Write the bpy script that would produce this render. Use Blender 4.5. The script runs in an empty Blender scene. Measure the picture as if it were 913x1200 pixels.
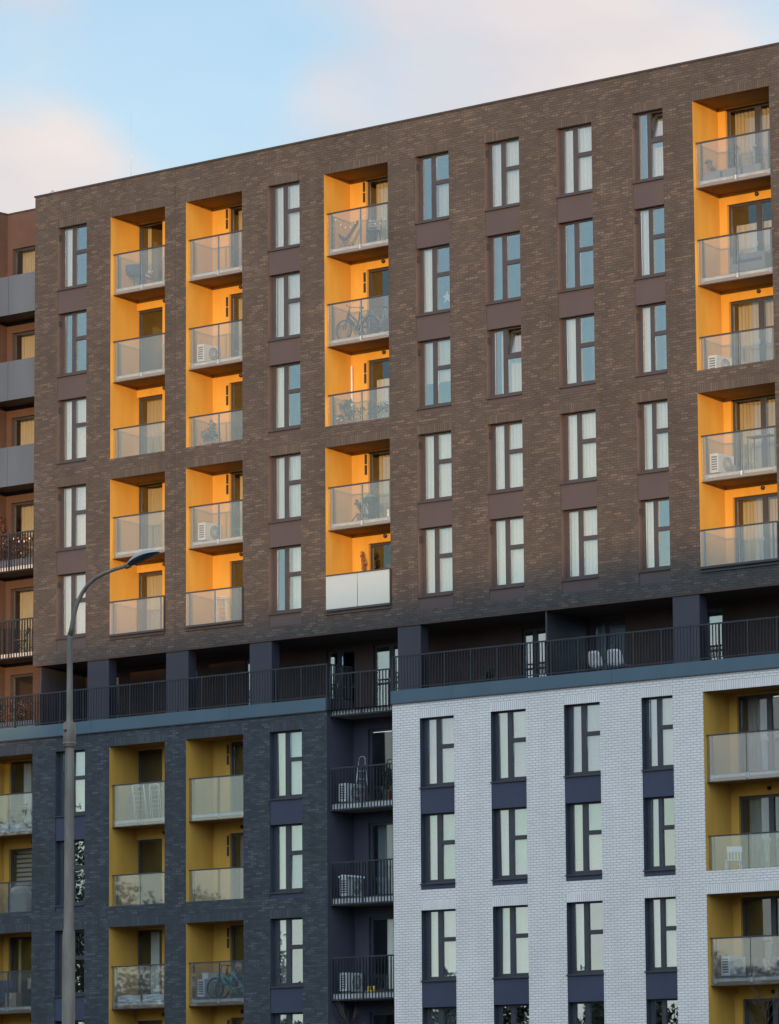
import bpy, math, random
from mathutils import Vector, Matrix
random.seed(7)
C = bpy.context.scene
COL = C.collection
# ------------------------------------------------------------------ camera, sky, sun, exposure
cd = bpy.data.cameras.new('camera'); cam = bpy.data.objects.new('camera', cd); COL.objects.link(cam)
YAW, PITCH, ROLL = math.radians(39.7289), math.radians(8.6324), math.radians(-0.4212)
fw = Vector((-math.sin(YAW)*math.cos(PITCH), math.cos(YAW)*math.cos(PITCH), math.sin(PITCH)))
rt = fw.cross(Vector((0, 0, 1))).normalized(); up = rt.cross(fw)
r2 = math.cos(ROLL)*rt + math.sin(ROLL)*up; u2 = -math.sin(ROLL)*rt + math.cos(ROLL)*up
m = Matrix((r2, u2, -fw)).transposed().to_4x4(); m.translation = Vector((73.6836, -100.0, 0.0))
cam.matrix_world = m
cd.sensor_fit = 'VERTICAL'; cd.sensor_height = 24.0; cd.lens = 24.0*5020.5/1200.0
cd.clip_start = 1.0; cd.clip_end = 5000.0
C.camera = cam

SUN_EL, SUN_AZ = math.radians(4.0), math.radians(31.0)       # azimuth measured from the facade normal towards +x
sun_dir = Vector((math.sin(SUN_AZ)*math.cos(SUN_EL), -math.cos(SUN_AZ)*math.cos(SUN_EL), math.sin(SUN_EL)))
sd = bpy.data.lights.new('sun', 'SUN'); sd.energy = 2.3; sd.angle = math.radians(0.6); sd.color = (1.0, 0.555, 0.225)
so = bpy.data.objects.new('sun', sd); COL.objects.link(so)
so.rotation_euler = sun_dir.to_track_quat('Z', 'Y').to_euler()

W = bpy.data.worlds.new('World'); C.world = W; W.use_nodes = True
nt = W.node_tree; nt.nodes.clear()
def N(t, **k):
    n = nt.nodes.new(t)
    for a, b in k.items(): setattr(n, a, b)
    return n
out = N('ShaderNodeOutputWorld'); bg = N('ShaderNodeBackground'); bg.inputs[1].default_value = 0.15
sky = N('ShaderNodeTexSky', sky_type='NISHITA'); sky.sun_disc = False
sky.sun_elevation = SUN_EL; sky.sun_rotation = math.pi - SUN_AZ
sky.dust_density = 0.3; sky.ozone_density = 2.2; sky.air_density = 1.0
tc = N('ShaderNodeTexCoord'); sep = N('ShaderNodeSeparateXYZ'); nt.links.new(tc.outputs['Generated'], sep.inputs[0])
add = N('ShaderNodeMath', operation='ADD'); add.inputs[1].default_value = 0.22; nt.links.new(sep.outputs[2], add.inputs[0])
mx = N('ShaderNodeMath', operation='MAXIMUM'); mx.inputs[1].default_value = 0.08; nt.links.new(add.outputs[0], mx.inputs[0])
dx = N('ShaderNodeMath', operation='DIVIDE'); dy = N('ShaderNodeMath', operation='DIVIDE')
nt.links.new(sep.outputs[0], dx.inputs[0]); nt.links.new(mx.outputs[0], dx.inputs[1])
nt.links.new(sep.outputs[1], dy.inputs[0]); nt.links.new(mx.outputs[0], dy.inputs[1])
cmb = N('ShaderNodeCombineXYZ'); nt.links.new(dx.outputs[0], cmb.inputs[0]); nt.links.new(dy.outputs[0], cmb.inputs[1])
CLOUD_SEED = 46.33
BANKS = ((-37.0, 13.6, 4.2, 0.16), (-44.6, 12.6, 2.0, 0.16), (-42.6, 14.8, 1.9, -0.12), (-141.0, 11.0, 7.0, -0.12))
cmb.inputs[2].default_value = CLOUD_SEED
noi = N('ShaderNodeTexNoise'); noi.inputs['Scale'].default_value = 2.6; noi.inputs['Detail'].default_value = 7.0
noi.inputs['Roughness'].default_value = 0.56; noi.inputs['Distortion'].default_value = 0.25
nt.links.new(cmb.outputs[0], noi.inputs['Vector'])
rmp = N('ShaderNodeValToRGB'); rmp.color_ramp.elements[0].position = 0.38; rmp.color_ramp.elements[1].position = 0.62
rmp.color_ramp.interpolation = 'EASE'
# three broad cloud banks / clearings of this evening's sky, as directions
def bank(prev, az, el, rad, amp):
    d = Vector((math.sin(az)*math.cos(el), math.cos(az)*math.cos(el), math.sin(el)))
    p = N('ShaderNodeVectorMath', operation='DOT_PRODUCT'); p.inputs[1].default_value = d; nt.links.new(tc.outputs['Generated'], p.inputs[0])
    r_ = N('ShaderNodeMapRange', interpolation_type='SMOOTHSTEP'); r_.inputs['From Min'].default_value = math.cos(rad); r_.inputs['From Max'].default_value = 1.0
    r_.inputs['To Max'].default_value = amp; nt.links.new(p.outputs['Value'], r_.inputs['Value'])
    a_ = N('ShaderNodeMath', operation='ADD'); nt.links.new(prev, a_.inputs[0]); nt.links.new(r_.outputs[0], a_.inputs[1]); return a_.outputs[0]
dens = noi.outputs['Fac']
for az_, el_, rad_, amp_ in BANKS: dens = bank(dens, math.radians(az_), math.radians(el_), math.radians(rad_), amp_)
nt.links.new(dens, rmp.inputs[0])
noi2 = N('ShaderNodeTexNoise'); noi2.inputs['Scale'].default_value = 5.0; noi2.inputs['Detail'].default_value = 5.0
nt.links.new(cmb.outputs[0], noi2.inputs['Vector'])
crp = N('ShaderNodeValToRGB')
crp.color_ramp.elements[0].color = (1.85, 1.80, 1.96, 1); crp.color_ramp.elements[1].color = (2.58, 2.24, 2.10, 1)
crp.color_ramp.elements[0].position = 0.3; crp.color_ramp.elements[1].position = 0.68
nt.links.new(noi2.outputs['Fac'], crp.inputs[0])
mul = N('ShaderNodeMath', operation='MULTIPLY'); mul.inputs[1].default_value = 0.66
nt.links.new(rmp.outputs[0], mul.inputs[0])
veil = N('ShaderNodeMath', operation='ADD'); veil.inputs[1].default_value = 0.27; nt.links.new(mul.outputs[0], veil.inputs[0])
mixs = N('ShaderNodeMixRGB'); nt.links.new(veil.outputs[0], mixs.inputs[0])
nt.links.new(sky.outputs[0], mixs.inputs[1]); nt.links.new(crp.outputs[0], mixs.inputs[2])
# bright bluish glow added on the sunset side, as fill for the shaded facade
dot = N('ShaderNodeVectorMath', operation='DOT_PRODUCT'); dot.inputs[1].default_value = (math.sin(SUN_AZ), -math.cos(SUN_AZ), 0.35)
nt.links.new(tc.outputs['Generated'], dot.inputs[0])
vf = N('ShaderNodeMapRange', interpolation_type='SMOOTHSTEP'); vf.inputs['From Min'].default_value = 0.48; vf.inputs['From Max'].default_value = 1.0
vf.inputs['To Min'].default_value = 0.0; vf.inputs['To Max'].default_value = 0.97; nt.links.new(dot.outputs['Value'], vf.inputs['Value'])
vmix = N('ShaderNodeMixRGB'); vmix.inputs[2].default_value = (5.6, 7.2, 9.2, 1); nt.links.new(vf.outputs[0], vmix.inputs[0])
nt.links.new(mixs.outputs[0], vmix.inputs[1])
# pale evening haze low over the horizon
hz = N('ShaderNodeMapRange', interpolation_type='SMOOTHSTEP'); hz.inputs['From Min'].default_value = 0.0; hz.inputs['From Max'].default_value = 0.13
hz.inputs['To Min'].default_value = 0.85; hz.inputs['To Max'].default_value = 0.0; nt.links.new(sep.outputs[2], hz.inputs['Value'])
hmix = N('ShaderNodeMixRGB'); hmix.inputs[2].default_value = (2.7, 2.7, 2.55, 1); nt.links.new(hz.outputs[0], hmix.inputs[0])
nt.links.new(vmix.outputs[0], hmix.inputs[1])
nt.links.new(hmix.outputs[0], bg.inputs[0]); nt.links.new(bg.outputs[0], out.inputs[0])

C.view_settings.view_transform = 'Standard'; C.view_settings.look = 'None'
C.view_settings.gamma = 1.0; C.view_settings.use_curve_mapping = False
C.view_settings.exposure = 1.25
C.render.engine = 'CYCLES'
C.cycles.max_bounces = 8; C.cycles.transparent_max_bounces = 16; C.cycles.diffuse_bounces = 4; C.cycles.glossy_bounces = 4
C.cycles.use_denoising = True
C.cycles.sample_clamp_indirect = 6.0

# ------------------------------------------------------------------ materials
MATS = {}
def new_mat(name):
    mt = bpy.data.materials.new(name); mt.use_nodes = True; MATS[name] = mt
    t = mt.node_tree; t.nodes.clear()
    return mt, t
def nn(t, ty, **k):
    n = t.nodes.new(ty)
    for a, b in k.items(): setattr(n, a, b)
    return n
def plain(name, col, rough=0.6, var=0.12, scale=3.0, metal=0.0, bump=0.0, bscale=60.0, spec=0.4, streak=0.0):
    """painted / rendered / metal surface with a soft mottling of its own"""
    mt, t = new_mat(name)
    o = nn(t, 'ShaderNodeOutputMaterial'); b = nn(t, 'ShaderNodeBsdfPrincipled')
    b.inputs['Roughness'].default_value = rough; b.inputs['Metallic'].default_value = metal
    b.inputs['Specular IOR Level'].default_value = spec
    g = nn(t, 'ShaderNodeNewGeometry'); n = nn(t, 'ShaderNodeTexNoise'); n.inputs['Scale'].default_value = scale
    n.inputs['Detail'].default_value = 5
    mp = nn(t, 'ShaderNodeMapping'); mp.inputs['Scale'].default_value = (1, 1, 0.25 if streak else 1)
    t.links.new(g.outputs['Position'], mp.inputs[0]); t.links.new(mp.outputs[0], n.inputs['Vector'])
    r = nn(t, 'ShaderNodeValToRGB'); lo, hi = 1-var*1.6, 1+var
    r.color_ramp.elements[0].position = 0.3; r.color_ramp.elements[1].position = 0.7
    r.color_ramp.elements[0].color = (*[c*lo for c in col], 1); r.color_ramp.elements[1].color = (*[c*hi for c in col], 1)
    t.links.new(n.outputs['Fac'], r.inputs[0]); t.links.new(r.outputs[0], b.inputs['Base Color'])
    if bump:
        n2 = nn(t, 'ShaderNodeTexNoise'); n2.inputs['Scale'].default_value = bscale; n2.inputs['Detail'].default_value = 3
        t.links.new(g.outputs['Position'], n2.inputs['Vector'])
        bp = nn(t, 'ShaderNodeBump'); bp.inputs['Strength'].default_value = bump; bp.inputs['Distance'].default_value = 0.01
        t.links.new(n2.outputs['Fac'], bp.inputs['Height']); t.links.new(bp.outputs[0], b.inputs['Normal'])
    t.links.new(b.outputs[0], o.inputs[0])
    return mt
def brick(name, stops, mortar, soldier=False, rough=0.75, bw=0.235, rh=0.0772, ms=0.0065, mot=1.0):
    mt, t = new_mat(name)
    o = nn(t, 'ShaderNodeOutputMaterial'); b = nn(t, 'ShaderNodeBsdfPrincipled'); b.inputs['Roughness'].default_value = rough
    b.inputs['Specular IOR Level'].default_value = 0.3
    g = nn(t, 'ShaderNodeNewGeometry'); s = nn(t, 'ShaderNodeSeparateXYZ'); t.links.new(g.outputs['Position'], s.inputs[0])
    a = nn(t, 'ShaderNodeMath', operation='ADD'); t.links.new(s.outputs[0], a.inputs[0]); t.links.new(s.outputs[1], a.inputs[1])
    c = nn(t, 'ShaderNodeCombineXYZ')
    if soldier:
        t.links.new(a.outputs[0], c.inputs[1]); t.links.new(s.outputs[2], c.inputs[0])
    else:
        t.links.new(a.outputs[0], c.inputs[0]); t.links.new(s.outputs[2], c.inputs[1])
    k = nn(t, 'ShaderNodeTexBrick')
    k.offset = 0.0 if soldier else 0.5
    k.inputs['Scale'].default_value = 1.0; k.inputs['Mortar Size'].default_value = ms
    k.inputs['Mortar Smooth'].default_value = 0.1
    k.inputs['Brick Width'].default_value = 8.0 if soldier else bw; k.inputs['Row Height'].default_value = rh
    k.inputs['Color1'].default_value = (0, 0, 0, 1); k.inputs['Color2'].default_value = (1, 1, 1, 1); k.inputs['Mortar'].default_value = (.5, .5, .5, 1)
    t.links.new(c.outputs[0], k.inputs['Vector'])
    r = nn(t, 'ShaderNodeValToRGB'); r.color_ramp.interpolation = 'LINEAR'
    e = r.color_ramp.elements
    e[0].position = stops[0][0]; e[0].color = (*stops[0][1], 1); e[1].position = stops[-1][0]; e[1].color = (*stops[-1][1], 1)
    for p, cc in stops[1:-1]:
        x = e.new(p); x.color = (*cc, 1)
    sv = nn(t, 'ShaderNodeSeparateXYZ'); t.links.new(c.outputs[0], sv.inputs[0])
    rv = nn(t, 'ShaderNodeMath', operation='DIVIDE'); rv.inputs[1].default_value = rh; t.links.new(sv.outputs[1], rv.inputs[0])
    rf = nn(t, 'ShaderNodeMath', operation='FLOOR'); t.links.new(rv.outputs[0], rf.inputs[0])
    rm = nn(t, 'ShaderNodeMath', operation='FLOORED_MODULO'); rm.inputs[1].default_value = 2.0; t.links.new(rf.outputs[0], rm.inputs[0])
    rs = nn(t, 'ShaderNodeMath', operation='MULTIPLY'); rs.inputs[1].default_value = 0.0 if soldier else 0.5; t.links.new(rm.outputs[0], rs.inputs[0])
    cv = nn(t, 'ShaderNodeMath', operation='DIVIDE'); cv.inputs[1].default_value = 8.0 if soldier else bw; t.links.new(sv.outputs[0], cv.inputs[0])
    ca = nn(t, 'ShaderNodeMath', operation='SUBTRACT'); t.links.new(cv.outputs[0], ca.inputs[0]); t.links.new(rs.outputs[0], ca.inputs[1])
    cf = nn(t, 'ShaderNodeMath', operation='FLOOR'); t.links.new(ca.outputs[0], cf.inputs[0])
    wv = nn(t, 'ShaderNodeCombineXYZ'); t.links.new(cf.outputs[0], wv.inputs[0]); t.links.new(rf.outputs[0], wv.inputs[1])
    wn = nn(t, 'ShaderNodeTexWhiteNoise', noise_dimensions='2D'); t.links.new(wv.outputs[0], wn.inputs['Vector'])
    t.links.new(wn.outputs['Value'], r.inputs[0])
    mixm = nn(t, 'ShaderNodeMixRGB'); mixm.inputs[2].default_value = (*mortar, 1)
    t.links.new(k.outputs['Fac'], mixm.inputs[0]); t.links.new(r.outputs[0], mixm.inputs[1])
    n = nn(t, 'ShaderNodeTexNoise'); n.inputs['Scale'].default_value = 0.55; n.inputs['Detail'].default_value = 6
    t.links.new(g.outputs['Position'], n.inputs['Vector'])
    mr = nn(t, 'ShaderNodeMapRange'); mr.inputs['From Min'].default_value = 0.3; mr.inputs['From Max'].default_value = 0.7
    mr.inputs['To Min'].default_value = 1-.14*mot; mr.inputs['To Max'].default_value = 1+.12*mot
    t.links.new(n.outputs['Fac'], mr.inputs['Value'])
    mpv = nn(t, 'ShaderNodeMapping'); mpv.inputs['Scale'].default_value = (2.2, 2.2, 0.22); t.links.new(g.outputs['Position'], mpv.inputs[0])
    nv = nn(t, 'ShaderNodeTexNoise'); nv.inputs['Scale'].default_value = 1.0; nv.inputs['Detail'].default_value = 4; t.links.new(mpv.outputs[0], nv.inputs['Vector'])
    mv = nn(t, 'ShaderNodeMapRange'); mv.inputs['From Min'].default_value = 0.35; mv.inputs['From Max'].default_value = 0.65
    mv.inputs['To Min'].default_value = 1-.07*mot; mv.inputs['To Max'].default_value = 1+.05*mot; t.links.new(nv.outputs['Fac'], mv.inputs['Value'])
    mm2 = nn(t, 'ShaderNodeMath', operation='MULTIPLY'); t.links.new(mr.outputs[0], mm2.inputs[0]); t.links.new(mv.outputs[0], mm2.inputs[1])
    ml = nn(t, 'ShaderNodeVectorMath', operation='SCALE'); t.links.new(mixm.outputs[0], ml.inputs[0]); t.links.new(mm2.outputs[0], ml.inputs['Scale'])
    t.links.new(ml.outputs[0], b.inputs['Base Color'])
    inv = nn(t, 'ShaderNodeMath', operation='SUBTRACT'); inv.inputs[0].default_value = 1.0; t.links.new(k.outputs['Fac'], inv.inputs[1])
    bp = nn(t, 'ShaderNodeBump'); bp.inputs['Strength'].default_value = 0.55; bp.inputs['Distance'].default_value = 0.008
    t.links.new(inv.outputs[0], bp.inputs['Height']); t.links.new(bp.outputs[0], b.inputs['Normal'])
    t.links.new(b.outputs[0], o.inputs[0])
    return mt
def glass(name, fac, tint, rough=0.0, dif=0.0, difcol=(.7, .75, .78), wob=0.0, edge=0.55, gcol=(.96, .98, 1)):
    mt, t = new_mat(name)
    o = nn(t, 'ShaderNodeOutputMaterial')
    tr = nn(t, 'ShaderNodeBsdfTransparent'); tr.inputs[0].default_value = (*tint, 1)
    gl = nn(t, 'ShaderNodeBsdfGlossy'); gl.inputs['Roughness'].default_value = rough; gl.inputs[0].default_value = (*gcol, 1)
    lw = nn(t, 'ShaderNodeLayerWeight'); lw.inputs[0].default_value = 0.25
    mr = nn(t, 'ShaderNodeMapRange'); mr.inputs['To Min'].default_value = fac; mr.inputs['To Max'].default_value = edge + fac
    t.links.new(lw.outputs['Fresnel'], mr.inputs['Value'])
    mx_ = nn(t, 'ShaderNodeMixShader'); t.links.new(mr.outputs[0], mx_.inputs[0])
    t.links.new(tr.outputs[0], mx_.inputs[1]); t.links.new(gl.outputs[0], mx_.inputs[2])
    last = mx_
    if dif:
        df = nn(t, 'ShaderNodeBsdfDiffuse'); df.inputs[0].default_value = (*difcol, 1)
        tl = nn(t, 'ShaderNodeBsdfTranslucent'); tl.inputs[0].default_value = (*difcol, 1)
        ad = nn(t, 'ShaderNodeMixShader'); ad.inputs[0].default_value = 0.4
        t.links.new(df.outputs[0], ad.inputs[1]); t.links.new(tl.outputs[0], ad.inputs[2])
        m2 = nn(t, 'ShaderNodeMixShader'); m2.inputs[0].default_value = dif
        t.links.new(mx_.outputs[0], m2.inputs[1]); t.links.new(ad.outputs[0], m2.inputs[2]); last = m2
    if wob:
        g = nn(t, 'ShaderNodeNewGeometry'); n = nn(t, 'ShaderNodeTexNoise'); n.inputs['Scale'].default_value = 1.6; n.inputs['Detail'].default_value = 1
        t.links.new(g.outputs['Position'], n.inputs['Vector'])
        bp = nn(t, 'ShaderNodeBump'); bp.inputs['Strength'].default_value = wob; bp.inputs['Distance'].default_value = 0.02
        t.links.new(n.outputs['Fac'], bp.inputs['Height']); t.links.new(bp.outputs[0], gl.inputs['Normal'])
    t.links.new(last.outputs[0], o.inputs[0])
    return mt
def cloth(name, col, trans=0.35, var=0.1):
    mt, t = new_mat(name)
    o = nn(t, 'ShaderNodeOutputMaterial'); d = nn(t, 'ShaderNodeBsdfDiffuse'); l = nn(t, 'ShaderNodeBsdfTranslucent')
    oi = nn(t, 'ShaderNodeObjectInfo'); hs = nn(t, 'ShaderNodeHueSaturation')
    mr = nn(t, 'ShaderNodeMapRange'); mr.inputs['To Min'].default_value = 1-var*2; mr.inputs['To Max'].default_value = 1+var
    t.links.new(oi.outputs['Random'], mr.inputs['Value']); t.links.new(mr.outputs[0], hs.inputs['Value'])
    hs.inputs['Color'].default_value = (*col, 1)
    t.links.new(hs.outputs[0], d.inputs[0]); t.links.new(hs.outputs[0], l.inputs[0])
    x = nn(t, 'ShaderNodeMixShader'); x.inputs[0].default_value = trans
    t.links.new(d.outputs[0], x.inputs[1]); t.links.new(l.outputs[0], x.inputs[2]); t.links.new(x.outputs[0], o.inputs[0])
    return mt
brown_stops = [(0, (.045, .042, .039)), (.40, (.052, .047, .043)), (.66, (.058, .052, .046)), (.84, (.066, .058, .051)), (.95, (.080, .069, .060)), (1, (.092, .080, .069))]
BRICK_B = brick('brown_brick', brown_stops, (.024, .024, .025))
soft = lambda st: [(p, tuple(.55*c+.45*m for c, m in zip(cc, st[2][1]))) for p, cc in st]
BRICK_BS = brick('brown_soldier_brick', soft(brown_stops), (.022, .022, .022), soldier=True)
shaded_brown_stops = [(0, (.030, .036, .041)), (.40, (.036, .043, .048)), (.66, (.043, .050, .055)), (.84, (.050, .057, .063)), (.95, (.062, .069, .075)), (1, (.074, .080, .086))]  # same brown brick, with the lower storeys' shade put into its colours
BRICK_D = brick('shaded_brown_brick', shaded_brown_stops, (.020, .023, .026))
BRICK_DS = brick('shaded_brown_soldier_brick', soft(shaded_brown_stops), (.02, .023, .026), soldier=True)
white_stops = [(0, (.58, .545, .50)), (.5, (.61, .575, .525)), (1, (.64, .605, .55))]
BRICK_W = brick('white_brick', white_stops, (.345, .33, .315), rough=0.55, ms=0.0105, mot=.4)
BRICK_WS = brick('white_soldier_brick', white_stops, (.345, .33, .315), soldier=True, rough=0.55, ms=0.0105, mot=.4)
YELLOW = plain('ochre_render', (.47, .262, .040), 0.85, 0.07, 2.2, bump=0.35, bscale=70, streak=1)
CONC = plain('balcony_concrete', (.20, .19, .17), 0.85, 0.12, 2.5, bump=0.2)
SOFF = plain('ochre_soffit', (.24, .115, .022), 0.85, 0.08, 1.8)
SLABEDGE = plain('pale_slab_edge', (.42, .42, .41), 0.8, 0.12, 4)
PLUM = plain('plum_panel', (.050, .042, .045), 0.5, 0.06, 0.8)
PLUM_SH = plain('plum_panel_shaded', (.029, .037, .064), 0.5, 0.06, 0.8)  # plum panel paint with the blue shade of the lower storeys mixed in
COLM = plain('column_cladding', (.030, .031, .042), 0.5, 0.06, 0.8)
PLASTER_SH = plain('plum_render_shaded', (.040, .038, .055), 0.85, 0.08, 1.5, bump=0.2)  # plum render darkened and blued to carry the recess's shade
REVEAL_SH = plain('reveal_metal_shaded', (.026, .033, .047), 0.5, 0.06, 2)  # reveal metal for the lower windows, shade included in the colour
SHADEW = plain('brown_side_render', (.085, .05, .028), 0.85, 0.06, 1.5, bump=0.2)
PLASTER = plain('plum_render', (.066, .041, .033), 0.85, 0.08, 1.5, bump=0.2)
REVEAL = plain('reveal_metal', (.075, .058, .056), 0.5, 0.06, 2)
FRAME = plain('anthracite_frame', (.035, .036, .043), 0.4, 0.08, 4)
RAILM = plain('rail_metal', (.016, .021, .026), 0.45, 0.1, 6)
CAPM = plain('blue_grey_flashing', (.052, .094, .118), 0.45, 0.06, 1.0, streak=1)
PARA = plain('grey_parapet_panel', (.062, .083, .110), 0.55, 0.12, 0.9, streak=1)
DARKMETAL = plain('dark_coping', (.03, .028, .03), 0.5, 0.1, 3)
INTER = plain('room_paint', (.13, .12, .11), 0.9, 0.05, 1)
LINING = plain('white_window_board', (.62, .60, .56), 0.7, 0.03, 3)
GLASS = glass('window_glass', 0.33, (.96, .97, .97), 0.0, wob=0.03, gcol=(.83, .97, 1.0))
DGLASS = glass('door_glass', 0.085, (.90, .92, .92), 0.0, wob=0.03, gcol=(.85, .96, 1.0))
BGLASS = glass('balcony_glass', 0.12, (.92, .94, .95), 0.02, dif=0.04, wob=0.02, gcol=(.88, .97, .96))
FROST = glass('white_film_glass', 0.50, (.2, .2, .2), 0.04, dif=0.42, difcol=(.70, .82, .86))
CURT = cloth('sheer_curtain', (.86, .85, .80), 0.25, 0.05)
DRAPE = cloth('warm_drape', (.60, .52, .36), 0.3, 0.1)
BLIND = cloth('roller_blind', (.66, .65, .60), 0.3)
GREYDRAPE = cloth('grey_drape', (.42, .45, .46), 0.3, 0.1)
GALV = plain('weathered_steel', (.155, .135, .108), 0.6, 0.24, 6, metal=0.0, streak=1)
LAMPTOP = plain('lamp_housing', (.30, .31, .32), 0.3, 0.08, 5)
LAMPLENS = plain('lamp_lens', (.03, .035, .04), 0.2, 0.05, 5)
WHITEP = plain('white_plastic', (.58, .58, .57), 0.4, 0.04, 5)
GRILLE = plain('dark_grille', (.05, .05, .055), 0.5, 0.1, 8)
BLACKP = plain('black_plastic', (.022, .024, .028), 0.4, 0.1, 8)
GREYP = plain('grey_plastic', (.12, .13, .145), 0.5, 0.1, 8)
FABRIC = plain('dark_blue_fabric', (.035, .045, .075), 0.9, 0.15, 12)
WOOD = plain('brown_wood', (.16, .085, .045), 0.6, 0.25, 5)
CARD = plain('cardboard', (.34, .23, .14), 0.85, 0.1, 6)
SHEET = cloth('white_sheet', (.62, .63, .62), 0.1)
COVER = cloth('grey_dust_sheet', (.30, .29, .25), 0.1)
STEEL = plain('brushed_steel', (.42, .43, .45), 0.35, 0.1, 8, metal=0.7)
TERRA = plain('terracotta', (.30, .12, .06), 0.8, 0.15, 8)
PLANTER = plain('planter_plastic', (.16, .17, .20), 0.6, 0.1, 8)
LEAF = plain('leaf_green', (.045, .075, .025), 0.6, 0.35, 9)
LEAFD = plain('leaf_dark', (.045, .062, .036), 0.65, 0.35, 3)
LEAFR = plain('leaf_autumn', (.13, .05, .03), 0.7, 0.4, 9)
DRYLEAF = plain('leaf_dry', (.20, .10, .05), 0.8, 0.4, 12)
FLOWER = plain('pale_flower', (.65, .50, .46), 0.7, 0.2, 12)
BARK = plain('bark', (.075, .055, .042), 0.9, 0.3, 8, bump=0.5, bscale=30)
YSHOE = plain('yellow_rubber', (.65, .45, .06), 0.5, 0.05, 8)
TEAL = plain('teal_paint', (.06, .30, .32), 0.4, 0.05, 8)
BULB = plain('white_bulb', (.75, .74, .70), 0.25, 0.03, 8)
GROUND = plain('ground_grass_and_paving', (.075, .078, .06), 0.95, 0.3, 0.3)
ROADM = plain('asphalt', (.05, .05, .052), 0.9, 0.2, 1.5)
TOWN = plain('neighbour_render', (.30, .27, .25), 0.85, 0.1, 0.3)

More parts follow.
